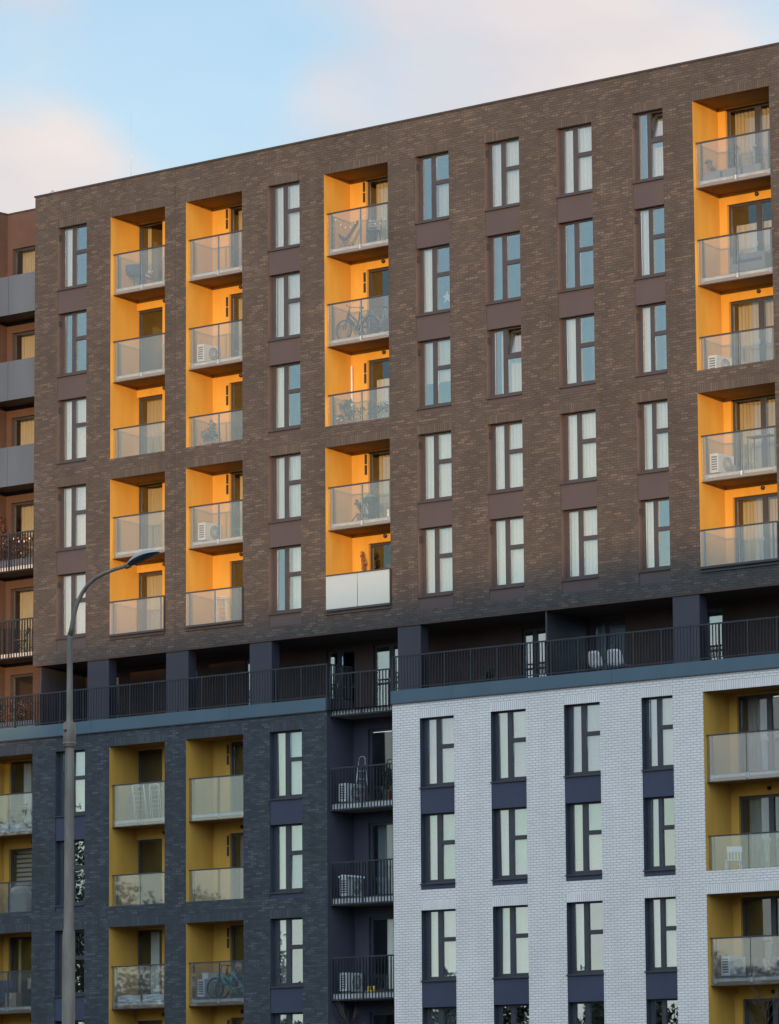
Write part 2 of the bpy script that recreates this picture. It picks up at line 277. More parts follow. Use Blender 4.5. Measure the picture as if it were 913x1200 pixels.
# ------------------------------------------------------------------ mesh helpers
class MB:
    def __init__(s): s.v = []; s.f = []; s.m = []; s.mats = []; s.sm = []
    def mi(s, mat):
        if mat not in s.mats: s.mats.append(mat)
        return s.mats.index(mat)
    def face(s, pts, mat, smooth=False):
        i = len(s.v); s.v += [tuple(p) for p in pts]; s.f.append(tuple(range(i, i+len(pts)))); s.m.append(s.mi(mat)); s.sm.append(smooth)
    def box(s, x0, x1, y0, y1, z0, z1, mat, skip=''):
        i = len(s.v); k = s.mi(mat)
        s.v += [(x, y, z) for z in (z0, z1) for y in (y0, y1) for x in (x0, x1)]
        for n, f in (('d', (0, 2, 3, 1)), ('u', (4, 5, 7, 6)), ('f', (0, 1, 5, 4)), ('b', (2, 6, 7, 3)), ('l', (0, 4, 6, 2)), ('r', (1, 3, 7, 5))):
            if n in skip: continue
            s.f.append(tuple(i+q for q in f)); s.m.append(k); s.sm.append(False)
    def tube(s, pts, r, mat, n=8, cap=True):
        pts = [Vector(p) for p in pts]; rs = r if isinstance(r, (list, tuple)) else [r]*len(pts)
        i0 = len(s.v); k = s.mi(mat); pa = None
        for j, p in enumerate(pts):
            d = (pts[min(j+1, len(pts)-1)]-pts[max(j-1, 0)]).normalized()
            a = d.cross(Vector((0, 0, 1)) if abs(d.z) < .95 else Vector((1, 0, 0))).normalized()
            if pa is not None:
                q = pa - d*pa.dot(d)
                if q.length > 1e-4: a = q.normalized()
            pa = a; b = d.cross(a)
            for q in range(n):
                t = 2*math.pi*q/n; s.v.append(tuple(p+(a*math.cos(t)+b*math.sin(t))*rs[j]))
        for j in range(len(pts)-1):
            for q in range(n):
                a_, b_ = i0+j*n+q, i0+j*n+(q+1) % n
                s.f.append((a_, b_, b_+n, a_+n)); s.m.append(k); s.sm.append(True)
        if cap:
            s.f.append(tuple(i0+q for q in range(n))[::-1]); s.m.append(k); s.sm.append(False)
            s.f.append(tuple(i0+(len(pts)-1)*n+q for q in range(n))); s.m.append(k); s.sm.append(False)
    def lathe(s, prof, mat, c=(0, 0, 0), n=16, axis='z'):
        i0 = len(s.v); k = s.mi(mat)
        for r, z in prof:
            for q in range(n):
                t = 2*math.pi*q/n; a, b = r*math.cos(t), r*math.sin(t)
                p = {'z': (a, b, z), 'y': (a, z, b), 'x': (z, a, b)}[axis]
                s.v.append((c[0]+p[0], c[1]+p[1], c[2]+p[2]))
        for j in range(len(prof)-1):
            for q in range(n):
                a_, b_ = i0+j*n+q, i0+j*n+(q+1) % n
                s.f.append((a_, b_, b_+n, a_+n)); s.m.append(k); s.sm.append(True)
    def ring(s, c, R, r, mat, axis='y', n=28, k=6):
        pts = []
        i0 = len(s.v); mi = s.mi(mat)
        for a in range(n):
            t = 2*math.pi*a/n
            for b in range(k):
                q = 2*math.pi*b/k; rr = R+r*math.cos(q); h = r*math.sin(q)
                p = {'y': (rr*math.cos(t), h, rr*math.sin(t)), 'x': (h, rr*math.cos(t), rr*math.sin(t)), 'z': (rr*math.cos(t), rr*math.sin(t), h)}[axis]
                s.v.append((c[0]+p[0], c[1]+p[1], c[2]+p[2]))
        for a in range(n):
            for b in range(k):
                s.f.append((i0+a*k+b, i0+((a+1) % n)*k+b, i0+((a+1) % n)*k+(b+1) % k, i0+a*k+(b+1) % k)); s.m.append(mi); s.sm.append(True)
    def ball(s, c, r, mat, n=10, sz=1.0):
        s.lathe([(max(1e-4, r*math.sin(math.pi*i/8)), -r*sz*math.cos(math.pi*i/8)) for i in range(9)], mat, c, n)
    def leaves(s, c, rad, count, size, mat, rnd, flat=0.0):
        for _ in range(count):
            while True:
                p = Vector((rnd.uniform(-1, 1), rnd.uniform(-1, 1), rnd.uniform(-1, 1)))
                if p.length < 1: break
            p = Vector((p.x*rad[0], p.y*rad[1], p.z*rad[2]))+Vector(c)
            a = Vector((rnd.gauss(0, 1), rnd.gauss(0, 1), rnd.gauss(0, 1))).normalized(); b = a.orthogonal().normalized()
            b = Matrix.Rotation(rnd.uniform(0, 6.28), 3, a) @ b; c2 = a.cross(b)
            L = size*rnd.uniform(.6, 1.4); w = L*.45
            s.face([p-b*L, p-c2*w, p+b*L, p+c2*w], mat)
    def mesh(s, name):
        me = bpy.data.meshes.new(name); me.from_pydata(s.v, [], s.f)
        for mt in s.mats: me.materials.append(mt)
        me.polygons.foreach_set('material_index', s.m); me.polygons.foreach_set('use_smooth', s.sm); me.update()
        return me
    def build(s, name, parent=None, loc=None, rz=0.0):
        o = bpy.data.objects.new(name, s.mesh(name)); COL.objects.link(o)
        if parent: o.parent = parent
        if loc: o.location = loc
        if rz: o.rotation_euler.z = rz
        return o
def put(name, me, parent=None, loc=(0, 0, 0), rz=0.0):
    o = bpy.data.objects.new(name, me); COL.objects.link(o); o.location = loc
    if parent: o.parent = parent
    if rz: o.rotation_euler.z = rz
    return o
def thing(name, label, cat, loc=(0, 0, 0), rz=0.0, group=None):
    o = bpy.data.objects.new(name, None); COL.objects.link(o); o.location = loc; o.rotation_euler.z = rz
    o.empty_display_size = 0.3
    o['label'] = label; o['category'] = cat
    if group: o['group'] = group
    return o

# ------------------------------------------------------------------ grid of the facade (facade plane y = 0, street side is -y; eye level z = 0)
ST = 2.905
def zt(r): return 30.73-ST*(r-1)
def zb(r): return 28.645-ST*(r-1)
def fl(r): return 28.35-ST*(r-1)
WC = {1: (-23.635, -22.316), 2: (-14.356, -13.027), 3: (-8.291, -6.965), 4: (-5.548, -4.223), 5: (-2.792, -1.467), 6: (0.044, 1.162)}
LC = {0: (-27.25, -24.69), 1: (-21.227, -18.808), 2: (-17.883, -15.457), 3: (-12.007, -9.392), 4: (2.245, 4.973)}
GZ = -1.6
LD = 1.28                    # depth of the loggias
ROOF, BOT = 31.914, 16.214   # brown block
CAPT, CAPB = 14.205, 13.79
TY = 2.2                     # terrace wall
XL, XR = -24.69, 14.0

# ground and street
g = MB(); g.box(-1500, 1500, -1500, 1500, GZ-1, GZ, GROUND); o = g.build('ground'); o['kind'] = 'structure'
g = MB(); g.box(-1500, 1500, -60, -50, GZ+.002, GZ+.006, ROADM); o = g.build('road'); o['kind'] = 'structure'
g = MB(); g.box(-1500, 1500, -49.8, -47, GZ+.001, GZ+.12, CONC); o = g.build('pavement'); o['kind'] = 'structure'

def facade(name, parent, xs, zs, holes, solid, soldier, mat, matS, y=0.0):
    """brick skin: one sheet of cells with the openings left out, each opening lined"""
    X = sorted(set(xs)); Z = sorted(set(zs)); b = MB()
    for i in range(len(X)-1):
        for j in range(len(Z)-1):
            cx, cz = (X[i]+X[i+1])/2, (Z[j]+Z[j+1])/2
            if any(h[0] < cx < h[1] and h[2] < cz < h[3] for h in holes): continue
            mm = matS if any(h[0] < cx < h[1] and h[2] < cz < h[3] for h in soldier) else mat
            b.face([(X[i], y, Z[j]), (X[i+1], y, Z[j]), (X[i+1], y, Z[j+1]), (X[i], y, Z[j+1])], mm)
    for s_ in solid: b.box(*s_[:6], s_[6], skip=s_[7] if len(s_) > 7 else '')
    return b.build(name, parent)

# ------------------------------------------------------------------ windows
CACHE = {}
def cached(key, fn):
    if key not in CACHE: CACHE[key] = fn()
    return CACHE[key]
def win_frame(w, h):
    b = MB(); y0, y1 = .20, .275
    gl0, gl1 = w*.105, w*.37; gr0, gr1 = w*.50, w-.07
    top, bot = -.05, -h+.095
    t0, t1 = -.825, -.955
    b.box(.002, gl0, y0, y1, -h, -.002, FRAME); b.box(gl1, gr0, y0-.012, y1, -h, -.002, FRAME); b.box(gr1, w-.002, y0, y1, -h, -.002, FRAME)
    b.box(gl0, gl1, y0, y1, top, -.002, FRAME); b.box(gl0, gl1, y0, y1, -h, bot, FRAME)
    b.box(gr0, gr1, y0-.008, y1, top, -.002, FRAME); b.box(gr0, gr1, y0-.008, y1, -h, bot, FRAME); b.box(gr0, gr1, y0-.012, y1, t1, t0, FRAME)
    return b.mesh('window')
def win_dims(w, h):
    return (w*.105, w*.37, -h+.095, -.05), (w*.50, w-.07, -.825, -.05), (w*.50, w-.07, -h+.095, -.955)
def pane_mesh(w, h, mat, th=.012):
    b = MB(); b.box(0, w, -th/2, th/2, 0, h, mat); return b.mesh('pane')
def curtain_mesh(w, h, mat, seed, amp=.024, per=.13, skew=0.0):
    rnd = random.Random(seed); b = MB(); n = max(6, int(w/.025)); k = b.mi(mat)
    ph = rnd.uniform(0, 6); i0 = 0
    for zi in range(4):
        f = zi/3.0
        for i in range(n+1):
            x = w*i/n; xx = x + skew*(1-f)*(1 if x > w/2 else 0)*x/w
            b.v.append((xx, amp*math.sin(x/per*6.28+ph+.5*math.sin(x*9+ph))*(1.1-.3*f)+.01*math.sin(x*31), h*f))
    for zi in range(3):
        for i in range(n):
            a = zi*(n+1)+i; b.f.append((a, a+1, a+n+2, a+n+1)); b.m.append(k); b.sm.append(True)
    return b.mesh('curtain')
def sill_mesh(w):
    b = MB()
    b.face([(-.02, -.045, -.022), (w+.02, -.045, -.022), (w+.02, .2, .008), (-.02, .2, .008)], FRAME)
    b.box(-.02, w+.02, -.046, -.03, -.06, -.0225, FRAME); b.box(0.004, w-.004, -.03, .2, -.03, -.0235, FRAME)
    return b.mesh('sill')
rw = random.Random(21)
def window(block, c, r, curt='none', opened=False):
    x0, x1 = WC[c]; w, h = x1-x0, zt(r)-zb(r)
    wo = put('window', cached(('wf', round(w, 3)), lambda: win_frame(w, h)), block, (x0, 0, zt(r)))
    A, Bq, D = win_dims(w, h)
    for q, nm in ((A, 'a'), (Bq, 'b'), (D, 'd')):
        pm = cached(('p', nm, round(w, 3)), lambda q=q: pane_mesh(q[1]-q[0], q[3]-q[2], GLASS))
        if opened and nm == 'b':
            o = put('opened_sash', cached(('os', round(w, 3)), lambda q=q: sash_mesh(q[1]-q[0], q[3]-q[2])), wo, (q[0], .26, q[2]))
            o.rotation_euler.x = math.radians(-11); continue
        o = put('pane', pm, wo, (q[0], .235, q[2])); o.rotation_euler = (math.radians(rw.gauss(0, .35)), 0, math.radians(rw.gauss(0, .35)))
    put('sill', cached(('s', round(w, 3)), lambda: sill_mesh(w)), wo, (0, 0, -h))
    H = h-.08
    def cur(xa, xb, mat=CURT, z0=-h+.05, hh=None, **k):
        put('curtain', curtain_mesh(xb-xa, hh or H, mat, rw.random(), **k), wo, (xa, (.66 if opened else .37)+rw.uniform(-.02, .03), z0))
    if curt == 'full': cur(.05, w-.03)
    elif curt == 'left': cur(.05, w*.36)
    elif curt == 'right': cur(w*.48, w-.03)
    elif curt == 'lowright': cur(w*.48, w-.02, BLIND, hh=H*.57, amp=.004)
    elif curt == 'edges': cur(.05, w*.2); cur(w*.72, w-.03)
    elif curt == 'split': cur(.05, w*.42); cur(w*.8, w-.03)
    elif curt == 'half': cur(.05, w-.03, BLIND, z0=-h+.78, hh=H-.72, amp=.003)
    elif curt == 'upper': cur(.05, w*.38, CURT, z0=-h+.9, hh=H-.85); cur(w*.5, w-.03, BLIND, z0=-h+.05, hh=.7, amp=.003)
    elif curt == 'tied': cur(.08, w*.22, skew=.22)
    elif curt == 'grey': cur(.05, w-.03, GREYDRAPE)
    if r in (1, 2, 3, 4, 5) and c in (1, 3, 4, 6):
        put('reveal_vent', cached('rv', lambda: rv_mesh()), wo, (.012, .06, -.42))
    return wo
def rv_mesh():
    b = MB(); b.box(-.012, .02, 0, .07, 0, .20, BLACKP); return b.mesh('reveal_vent')
def sash_mesh(w, h):
    b = MB(); f = .055
    b.box(0, f, -.03, .03, 0, h, FRAME); b.box(w-f, w, -.03, .03, 0, h, FRAME); b.box(f, w-f, -.03, .03, 0, f, FRAME); b.box(f, w-f, -.03, .03, h-f, h, FRAME)
    b.box(f, w-f, -.006, .006, f, h-f, GLASS); return b.mesh('opened_sash')
# ------------------------------------------------------------------ balcony doors
def door(block, x0, x1, y, floor, leaves=1, curt='none', top=2.345, mull=None, name='balcony_door'):
    w = x1-x0; z0 = floor+.06; h = floor+top-z0
    b = MB(); f = .075; s = .085
    edges = [0, w] if leaves == 1 else [0, mull or w*.5, w]
    b.box(.003, f, -.04, .05, 0, h-.003, FRAME); b.box(w-f, w-.003, -.04, .05, 0, h-.003, FRAME); b.box(f, w-f, -.04, .05, h-f, h-.003, FRAME); b.box(f, w-f, -.04, .05, 0, .09, FRAME)
    panes = []
    for i in range(len(edges)-1):
        a, c = edges[i]+f, edges[i+1]-f
        if i > 0: a = edges[i]+s
        if i == 0 and leaves > 1:
            c = edges[1]-s; b.box(edges[1]-s, edges[1]+s, -.052, .05, .09, h-f, FRAME)
        b.box(a, c, -.046, .04, .88, .94, FRAME) if name == 'terrace_door' else None
        panes.append((a, c))
    d = b.build(name, block, (x0, y, z0))
    for a, c in panes:
        o = put('pane', pane_mesh(c-a, h-f-.09, GLASS if name == 'terrace_door' else DGLASS), d, (a, 0, .09)); o.rotation_euler = (math.radians(rw.gauss(0, .25)), 0, math.radians(rw.gauss(0, .3)))
    hb = MB(); hx = (edges[1]-s*.4) if leaves > 1 else w-f*.6
    hb.box(hx-.012, hx+.012, -.085, -.053, .98, 1.0, STEEL); hb.box(hx-.012, hx+.012, -.098, -.085, .93, 1.06, STEEL); hb.build('handle', d)
    def cur(xa, xb, mat, hh=None, z=.06, **k): put('curtain', curtain_mesh(xb-xa, hh or h-.1, mat, rw.random(), **k), d, (xa, .22+rw.uniform(0, .08), z))
    if curt == 'full': cur(.08, w-.08, DRAPE)
    elif curt == 'white': cur(.08, w-.08, CURT)
    elif curt == 'left': cur(.08, w*.62, DRAPE)
    elif curt == 'edge': cur(.09, w*.22, DRAPE)
    elif curt == 'right': cur(w*.5, w-.08, DRAPE)
    elif curt == 'mid': cur(w*.28, w*.62, CURT)
    elif curt == 'grey': cur(.08, w-.1, GREYDRAPE)
    elif curt == 'greyleft': cur(.09, w*.45, GREYDRAPE)
    elif curt == 'blindlow': cur(.08, w-.08, BLIND, hh=h*.72, amp=.003)
    elif curt == 'stripes':
        sb = MB()
        for k in range(14): sb.box(.08, w-.08, .16, .165, .2+k*.15, .2+k*.15+.095, BLIND)
        sb.build('blind', d)
    return d
# ------------------------------------------------------------------ balconies of the loggias
def rail_glass_mesh(w, h, mat): return pane_mesh(w, h, mat, .016)
def balcony(block, col, r, kind, mat=None):
    """floating: slab with the glass hung on its edge; sill: glass behind the brick edge; proud: framed glass in front of the wall"""
    x0, x1 = LC[col]; mat = mat or BGLASS; F = fl(r); w = x1-x0
    b = MB()
    if kind == 'floating':
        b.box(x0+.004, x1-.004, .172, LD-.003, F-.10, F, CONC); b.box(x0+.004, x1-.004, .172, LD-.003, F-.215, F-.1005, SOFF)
        b.box(x0+.20, x0+(x1-x0)*.48, .165, .1715, F-.10, F-.02, SLABEDGE); b.box(x0+(x1-x0)*.54, x1-.22, .165, .1715, F-.10, F-.02, SLABEDGE)
        b.box(x0+.004, x1-.004, .120, .166, F-.222, F-.200, FRAME)
        gy, g0, g1, gx0, gx1 = .14, F-.197, F+1.115, x0+.03, x1-.006
    elif kind == 'sill':
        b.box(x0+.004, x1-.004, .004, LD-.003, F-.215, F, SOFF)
        b.box(x0+.03, x1-.006, .02, .2, F+.006, F+.16, FRAME)
        gy, g0, g1, gx0, gx1 = .15, F+.17, F+1.125, x0+.03, x1-.006
    else:
        b.box(x0+.004, x1-.004, .004, LD-.003, F-.06, F, CONC)
        b.box(x0+.03, x1+.03, -.085, -.004, F+.13, F+.16, FRAME)
        b.box(x0+.03, x1+.02, -.05, -.004, F+.03, F+.065, FRAME)
        gy, g0, g1, gx0, gx1 = -.05, F+.20, F+1.23, x0+.05, x1+.01
    bo = b.build('balcony', block)
    mid = x0+w*.508
    for a, c in ((gx0, mid-.012), (mid+.012, gx1)):
        o = put('glass_panel', pane_mesh(c-a, g1-g0, mat, .016), bo, (a, gy, g0))
        o.rotation_euler = (0, 0, math.radians(rw.gauss(0, .12)))
        if mat is FROST: o['label'] = 'opaque white balcony panel'
    hb = MB(); hb.box(gx0-.01, gx1+.004, gy-.035, gy+.035, g1+.002, g1+.042, FRAME)
    if kind == 'proud':
        hb.box(gx1+.001, gx1+.035, gy-.03, gy+.03, g0-.06, g1+.0015, FRAME); hb.box(gx0-.01, gx1, gy-.03, gy+.03, g0-.07, g0-.002, FRAME)
    hb.build('handrail', bo)
    for px in (x0+.15, mid, x1-.17):
        pb = MB(); yy = gy+.06
        pb.box(px-.022, px+.022, yy-.02, yy+.02, (F-.15 if kind == 'floating' else F+.001), g1-.002, FRAME)
        if kind == 'floating':
            pb.box(px-.05, px+.05, gy+.012, yy-.022, F-.14, F-.01, STEEL)
        pb.build('post', bo)
    return bo
def loggia(block, col, rows, top, bot, doors, mat=YELLOW, ceil=CONC, open_top=False, depth=LD, name='loggia'):
    """the recess itself: side walls, rear wall with its door openings, ceiling and floor"""
    x0, x1 = LC[col]; b = MB()
    b.face([(x0, 0, bot), (x0, 0, top), (x0, depth+.17, top), (x0, depth+.17, bot)], mat)
    b.face([(x1, 0, bot), (x1, depth, bot), (x1, depth, top), (x1, 0, top)], mat)
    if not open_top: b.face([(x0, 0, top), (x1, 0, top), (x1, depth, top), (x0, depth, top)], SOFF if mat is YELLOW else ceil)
    b.face([(x0, 0, bot), (x0, depth, bot), (x1, depth, bot), (x1, 0, bot)], ceil)
    xs = {x0, x1}; zs = {top, bot}; hs = []
    for (a, c, r) in doors:
        zz0, zz1 = max(bot, fl(r)), min(top, fl(r)+2.345)
        xs |= {a, c}; zs |= {zz0, zz1}; hs.append((a, c, zz0, zz1))
    X, Z = sorted(xs), sorted(zs)
    for i in range(len(X)-1):
        for j in range(len(Z)-1):
            cx, cz = (X[i]+X[i+1])/2, (Z[j]+Z[j+1])/2
            if any(h[0] < cx < h[1] and h[2] < cz < h[3] for h in hs): continue
            b.face([(X[i], depth, Z[j]), (X[i+1], depth, Z[j]), (X[i+1], depth, Z[j+1]), (X[i], depth, Z[j+1])], mat)
    for a, c, q0, q1 in hs:
        d0, d1 = depth, depth+.17
        if a > x0+.01: b.face([(a, d0, q0), (a, d0, q1), (a, d1, q1), (a, d1, q0)], mat)
        b.face([(c, d0, q0), (c, d1, q0), (c, d1, q1), (c, d0, q1)], mat)
        b.face([(a, d0, q1), (c, d0, q1), (c, d1, q1), (a, d1, q1)], mat)
        b.face([(a, d0, q0+.05), (a, d1, q0+.05), (c, d1, q0+.05), (c, d0, q0+.05)], ceil)
    return b.build(name, block)
def small_lamp(block, x, z, y=LD):
    b = MB(); b.lathe([(.06, 0), (.06, -.05), (.045, -.085), (.001, -.095)], BLACKP, (0, 0, 0), 12, 'y'); b.build('wall_lamp', block, (x, y-.002, z))
def wall_slots(block, x, r):
    b = MB(); z = fl(r)+1.63
    b.box(x, x+.075, LD-.03, LD-.002, z, z+.30, BLACKP); b.box(x, x+.075, LD-.03, LD-.002, z+.34, z+.64, BLACKP); b.build('wall_vent', block)
def rooms(block, x0, x1, rset, walls, roof=None):
    """storey slabs, cross walls and rear wall behind the openings"""
    b = MB(); D = 6.5
    for r in rset:
        b.box(x0, x1, .46, D, fl(r)-.26, fl(r)-.22, INTER) if False else None
    lo, hi = fl(max(rset)), fl(min(rset))+ST
    for r in rset: b.box(x0, x1, 1.6, D, fl(r)-.24, fl(r)-.005, INTER)
    b.box(x0, x1, D, D+.2, lo-.3, hi, INTER)
    for xw in walls: b.box(xw-.05, xw+.05, 1.6, D-.002, lo-.2, hi-.3, INTER)
    for c, (a, e) in WC.items():
        if a < x0 or e > x1: continue
        for r in rset:
            if r == 6: continue
            t_, b_ = zt(r), zb(r)
            # white plastered lining on the room side of the window and a niche to the slab
            for q in ([(a, .28, b_), (a, .28, t_), (a, .46, t_), (a, .46, b_)], [(e, .28, b_), (e, .46, b_), (e, .46, t_), (e, .28, t_)],
                      [(a, .28, b_), (a, .46, b_), (e, .46, b_), (e, .28, b_)], [(a, .28, t_), (e, .28, t_), (e, .46, t_), (a, .46, t_)]): b.face(q, LINING)
            X0, X1, Z0, Z1 = a-1.2, e+1.2, fl(r), fl(r)+ST-.26
            for p0, p1 in list(LC.values())+[(-12.008, -9.372)]:
                if p1 <= a: X0 = max(X0, p1+.08)
                if p0 >= e: X1 = min(X1, p0-.08)
            for q in ([(X0, .46, Z0), (X0, .46, Z1), (X0, 1.6, Z1), (X0, 1.6, Z0)], [(X1, .46, Z0), (X1, 1.6, Z0), (X1, 1.6, Z1), (X1, .46, Z1)],
                      [(X0, .46, Z0), (X0, 1.6, Z0), (X1, 1.6, Z0), (X1, .46, Z0)], [(X0, .46, Z1), (X1, .46, Z1), (X1, 1.6, Z1), (X0, 1.6, Z1)],
                      [(X0, .46, Z0), (a, .46, Z0), (a, .46, Z1), (X0, .46, Z1)], [(e, .46, Z0), (X1, .46, Z0), (X1, .46, Z1), (e, .46, Z1)],
                      [(a, .46, Z0), (e, .46, Z0), (e, .46, b_), (a, .46, b_)], [(a, .46, t_), (e, .46, t_), (e, .46, Z1), (a, .46, Z1)]): b.face(q, INTER)
    return b.build('interior', block)
def panel(block, c, z0, z1, nm='spandrel_panel', mat=None):
    x0, x1 = WC[c]; b = MB(); b.box(x0+.003, x1-.003, .018, .27, z0, z1, mat or PLUM); return b.build(nm, block)
def slot_lining(b, x0, x1, z0, z1, d=.28, REVEAL=REVEAL):
    b.face([(x0, 0, z0), (x0, 0, z1), (x0, d, z1), (x0, d, z0)], REVEAL); b.face([(x1, 0, z0), (x1, d, z0), (x1, d, z1), (x1, 0, z1)], REVEAL)
    b.face([(x0, 0, z1), (x1, 0, z1), (x1, d, z1), (x0, d, z1)], REVEAL); b.face([(x0, 0, z0), (x0, d, z0), (x1, d, z0), (x1, 0, z0)], REVEAL)
def brick_face(block, x0, x1, z0, z1, wcols, lcols, wsl, lsl, mat, matS, extra=()):
    xs = [x0, x1]; zs = [z0, z1]; holes = []; sold = []
    for c in wcols:
        lin = MB()
        a, e = WC[c]; xs += [a, e]
        for (t_, b_) in wsl:
            holes.append((a, e, b_, t_)); sold.append((a, e, t_, t_+.255)); zs += [t_, b_, t_+.255]; slot_lining(lin, a, e, b_, t_, REVEAL=REVEAL if mat is BRICK_B else REVEAL_SH)
        lin.build('window_reveal', block)
    for c in lcols:
        a, e = LC[c]; xs += [a, e]
        for (t_, b_) in lsl:
            holes.append((a, e, b_, t_)); sold.append((a, e, t_, t_+.255)); zs += [t_, b_, t_+.255]
    w = facade('wall', block, xs, zs, holes, extra, sold, mat, matS)
    pass
    return w
# =================================================================== brown upper block
brown = thing('apartment_block', 'upper brown brick storeys with ochre loggias, overhanging the terrace', 'building', (0, 0, 0))
W_UP = [(zt(1), zb(3)-.205), (zt(4), 16.60)]
L_UP = [(30.745, 22.689), (22.03, 16.88)]
brick_face(brown, XL, XR, BOT, ROOF, (1, 2, 3, 4, 5, 6), (1, 2, 3, 4), W_UP, L_UP, BRICK_B, BRICK_BS,
           extra=[(-18.362, -18.348, -.003, .01, BOT+.01, ROOF-.01, DARKMETAL), (-9.352, -9.338, -.003, .01, BOT+.01, ROOF-.01, DARKMETAL), (XL, XL+.3, .0, 9, BOT, ROOF, BRICK_B, 'fu'), (XR-.3, XR, 0, 9, BOT, ROOF, BRICK_B, 'fu'), (XL+.3, XR-.3, 8.7, 9, BOT, ROOF, BRICK_B, 'u')])
b = MB(); b.box(XL+.3, XR-.3, .3, 8.7, ROOF-.6, ROOF-.35, DARKMETAL); b.build('roof', brown)
b = MB(); b.box(XL-.03, XR, -.035, .32, ROOF+.002, ROOF+.055, DARKMETAL); b.build('coping', brown)
b = MB(); b.box(XL, XR, .004, TY+.3, BOT-.05, BOT-.003, PLASTER); b.build('soffit', brown)
b = MB(); b.lathe([(.055, -.4), (.055, .42), (.10, .42), (.10, .47), (.02, .56), (.001, .56)], STEEL, (0, 0, 0), 10); b.build('vent_pipe', brown, (-24.43, .55, ROOF-.25))
b = MB(); b.tube([(0, 0, 0), (0, 0, 1.9), (0, 0, 3.3)], [.005, .0035, .002], STEEL, 6); b.build('lightning_rod', brown, (-22.2, 2.0, ROOF-.35))
for c in WC:
    for r in (1, 2, 4): panel(brown, c, zt(r+1), zb(r)-.03)
    panel(brown, c, zb(3)-.2, zb(3)-.03, 'sill_panel'); panel(brown, c, 16.605, zb(5)-.03)
UPC = {1: ('left', 'none', 'full', 'full', 'full'), 2: ('full', 'full', 'left', 'full', 'right'), 3: ('lowright', 'left', 'half', 'full', 'full'),
       4: ('full', 'none', 'full', 'full', 'full'), 5: ('full', 'none', 'split', 'full', 'full'), 6: ('full', 'left', 'left', 'full', 'left')}
for c in WC:
    for r in range(1, 6): window(brown, c, r, UPC[c][r-1], opened=(c, r) in ((6, 1), (4, 3)))
DX = {1: (-21.222, -20.1, 1, None), 2: (-17.17, -16.15, 1, None), 3: (-11.35, -9.85, 2, .95), 4: (2.52, 4.62, 2, 1.08), 0: (-27.02, -25.95, 1, None)}
UPD = {1: ('edge', 'none', 'full', 'full', 'full'), 2: ('full', 'full', 'mid', 'full', 'none'), 3: ('full', 'none', 'blindlow', 'full', 'none'),
       4: ('full', 'blindlow', 'left', 'left', 'left')}
for col in (1, 2, 3, 4):
    dx0, dx1, lv, ml = DX[col]
    for (t_, b_), rs in zip(L_UP, ((1, 2, 3), (4, 5))):
        loggia(brown, col, rs, t_, b_, [(dx0, dx1, r) for r in rs])
    for r in range(1, 6):
        door(brown, dx0, dx1, LD+.13, fl(r), lv, UPD[col][r-1], mull=ml)
        kind = 'floating' if r in (1, 2, 4) else ('sill' if r == 3 else 'proud')
        balcony(brown, col, r, kind, FROST if (col, r) == (3, 5) else None)
        lx = LC[col][0]+(1.25 if col in (1, 2) else 1.37)
        if r in (2, 3, 5): small_lamp(brown, lx, fl(r)+2.52)
        if col in (2, 3) and r != 5: wall_slots(brown, dx0-.11, r)
rooms(brown, XL+.35, XR-.35, (1, 2, 3, 4, 5), (-22, -18.3, -14.9, -12.6, -8.8, -6.3, -3.5, -.7, 1.7, 5.5))
# terrace storey under the overhang: rear wall with doors, columns, dividing screens
T_DOORS = [(-24.2, -22.9, 'none'), (-20.6, -19.4, 'none'), (-17.35, -16.2, 'none'), (-13.9, -12.7, 'none'), (-11.95, -10.3, 'none'), (-6.05, -4.95, 'none'), (-3.35, -2.1, 'edge'), (.30, 1.45, 'none')]
b = MB(); F6 = fl(6); xs = sorted({XL, XR} | {q for d in T_DOORS for q in d[:2]}); zs = [F6, F6+2.2, BOT-.05]
for i in range(len(xs)-1):
    for j in range(2):
        cx = (xs[i]+xs[i+1])/2
        if j == 0 and any(d[0] < cx < d[1] for d in T_DOORS): continue
        b.face([(xs[i], TY, zs[j]), (xs[i+1], TY, zs[j]), (xs[i+1], TY, zs[j+1]), (xs[i], TY, zs[j+1])], PLASTER)
for d in T_DOORS:
    for xq in d[:2]: b.face([(xq, TY, F6), (xq, TY+.15, F6), (xq, TY+.15, F6+2.2), (xq, TY, F6+2.2)], PLASTER)
    b.face([(d[0], TY, F6+2.2), (d[1], TY, F6+2.2), (d[1], TY+.15, F6+2.2), (d[0], TY+.15, F6+2.2)], PLASTER)
b.build('terrace_wall', brown)
b = MB(); b.box(XL, XR, TY+1.9, TY+2.1, F6, BOT-.05, INTER); b.build('interior', brown)
for d in T_DOORS:
    door(brown, d[0], d[1], TY+.1, F6, 2 if d[1]-d[0] > 1.05 else 1, d[2], top=2.2, mull=(d[1]-d[0])*.42, name='terrace_door')
for a, e in ((-18.79, -17.83), (-15.22, -14.30), (-22.26, -21.31), (-9.17, -8.27), (1.19, 2.14)):
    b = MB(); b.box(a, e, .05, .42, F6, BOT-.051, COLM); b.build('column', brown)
for x in (-24.45, -3.5):
    b = MB(); b.box(x-.03, x+.03, .12, TY-.01, F6, BOT-.051, FRAME); b.build('dividing_screen', brown)

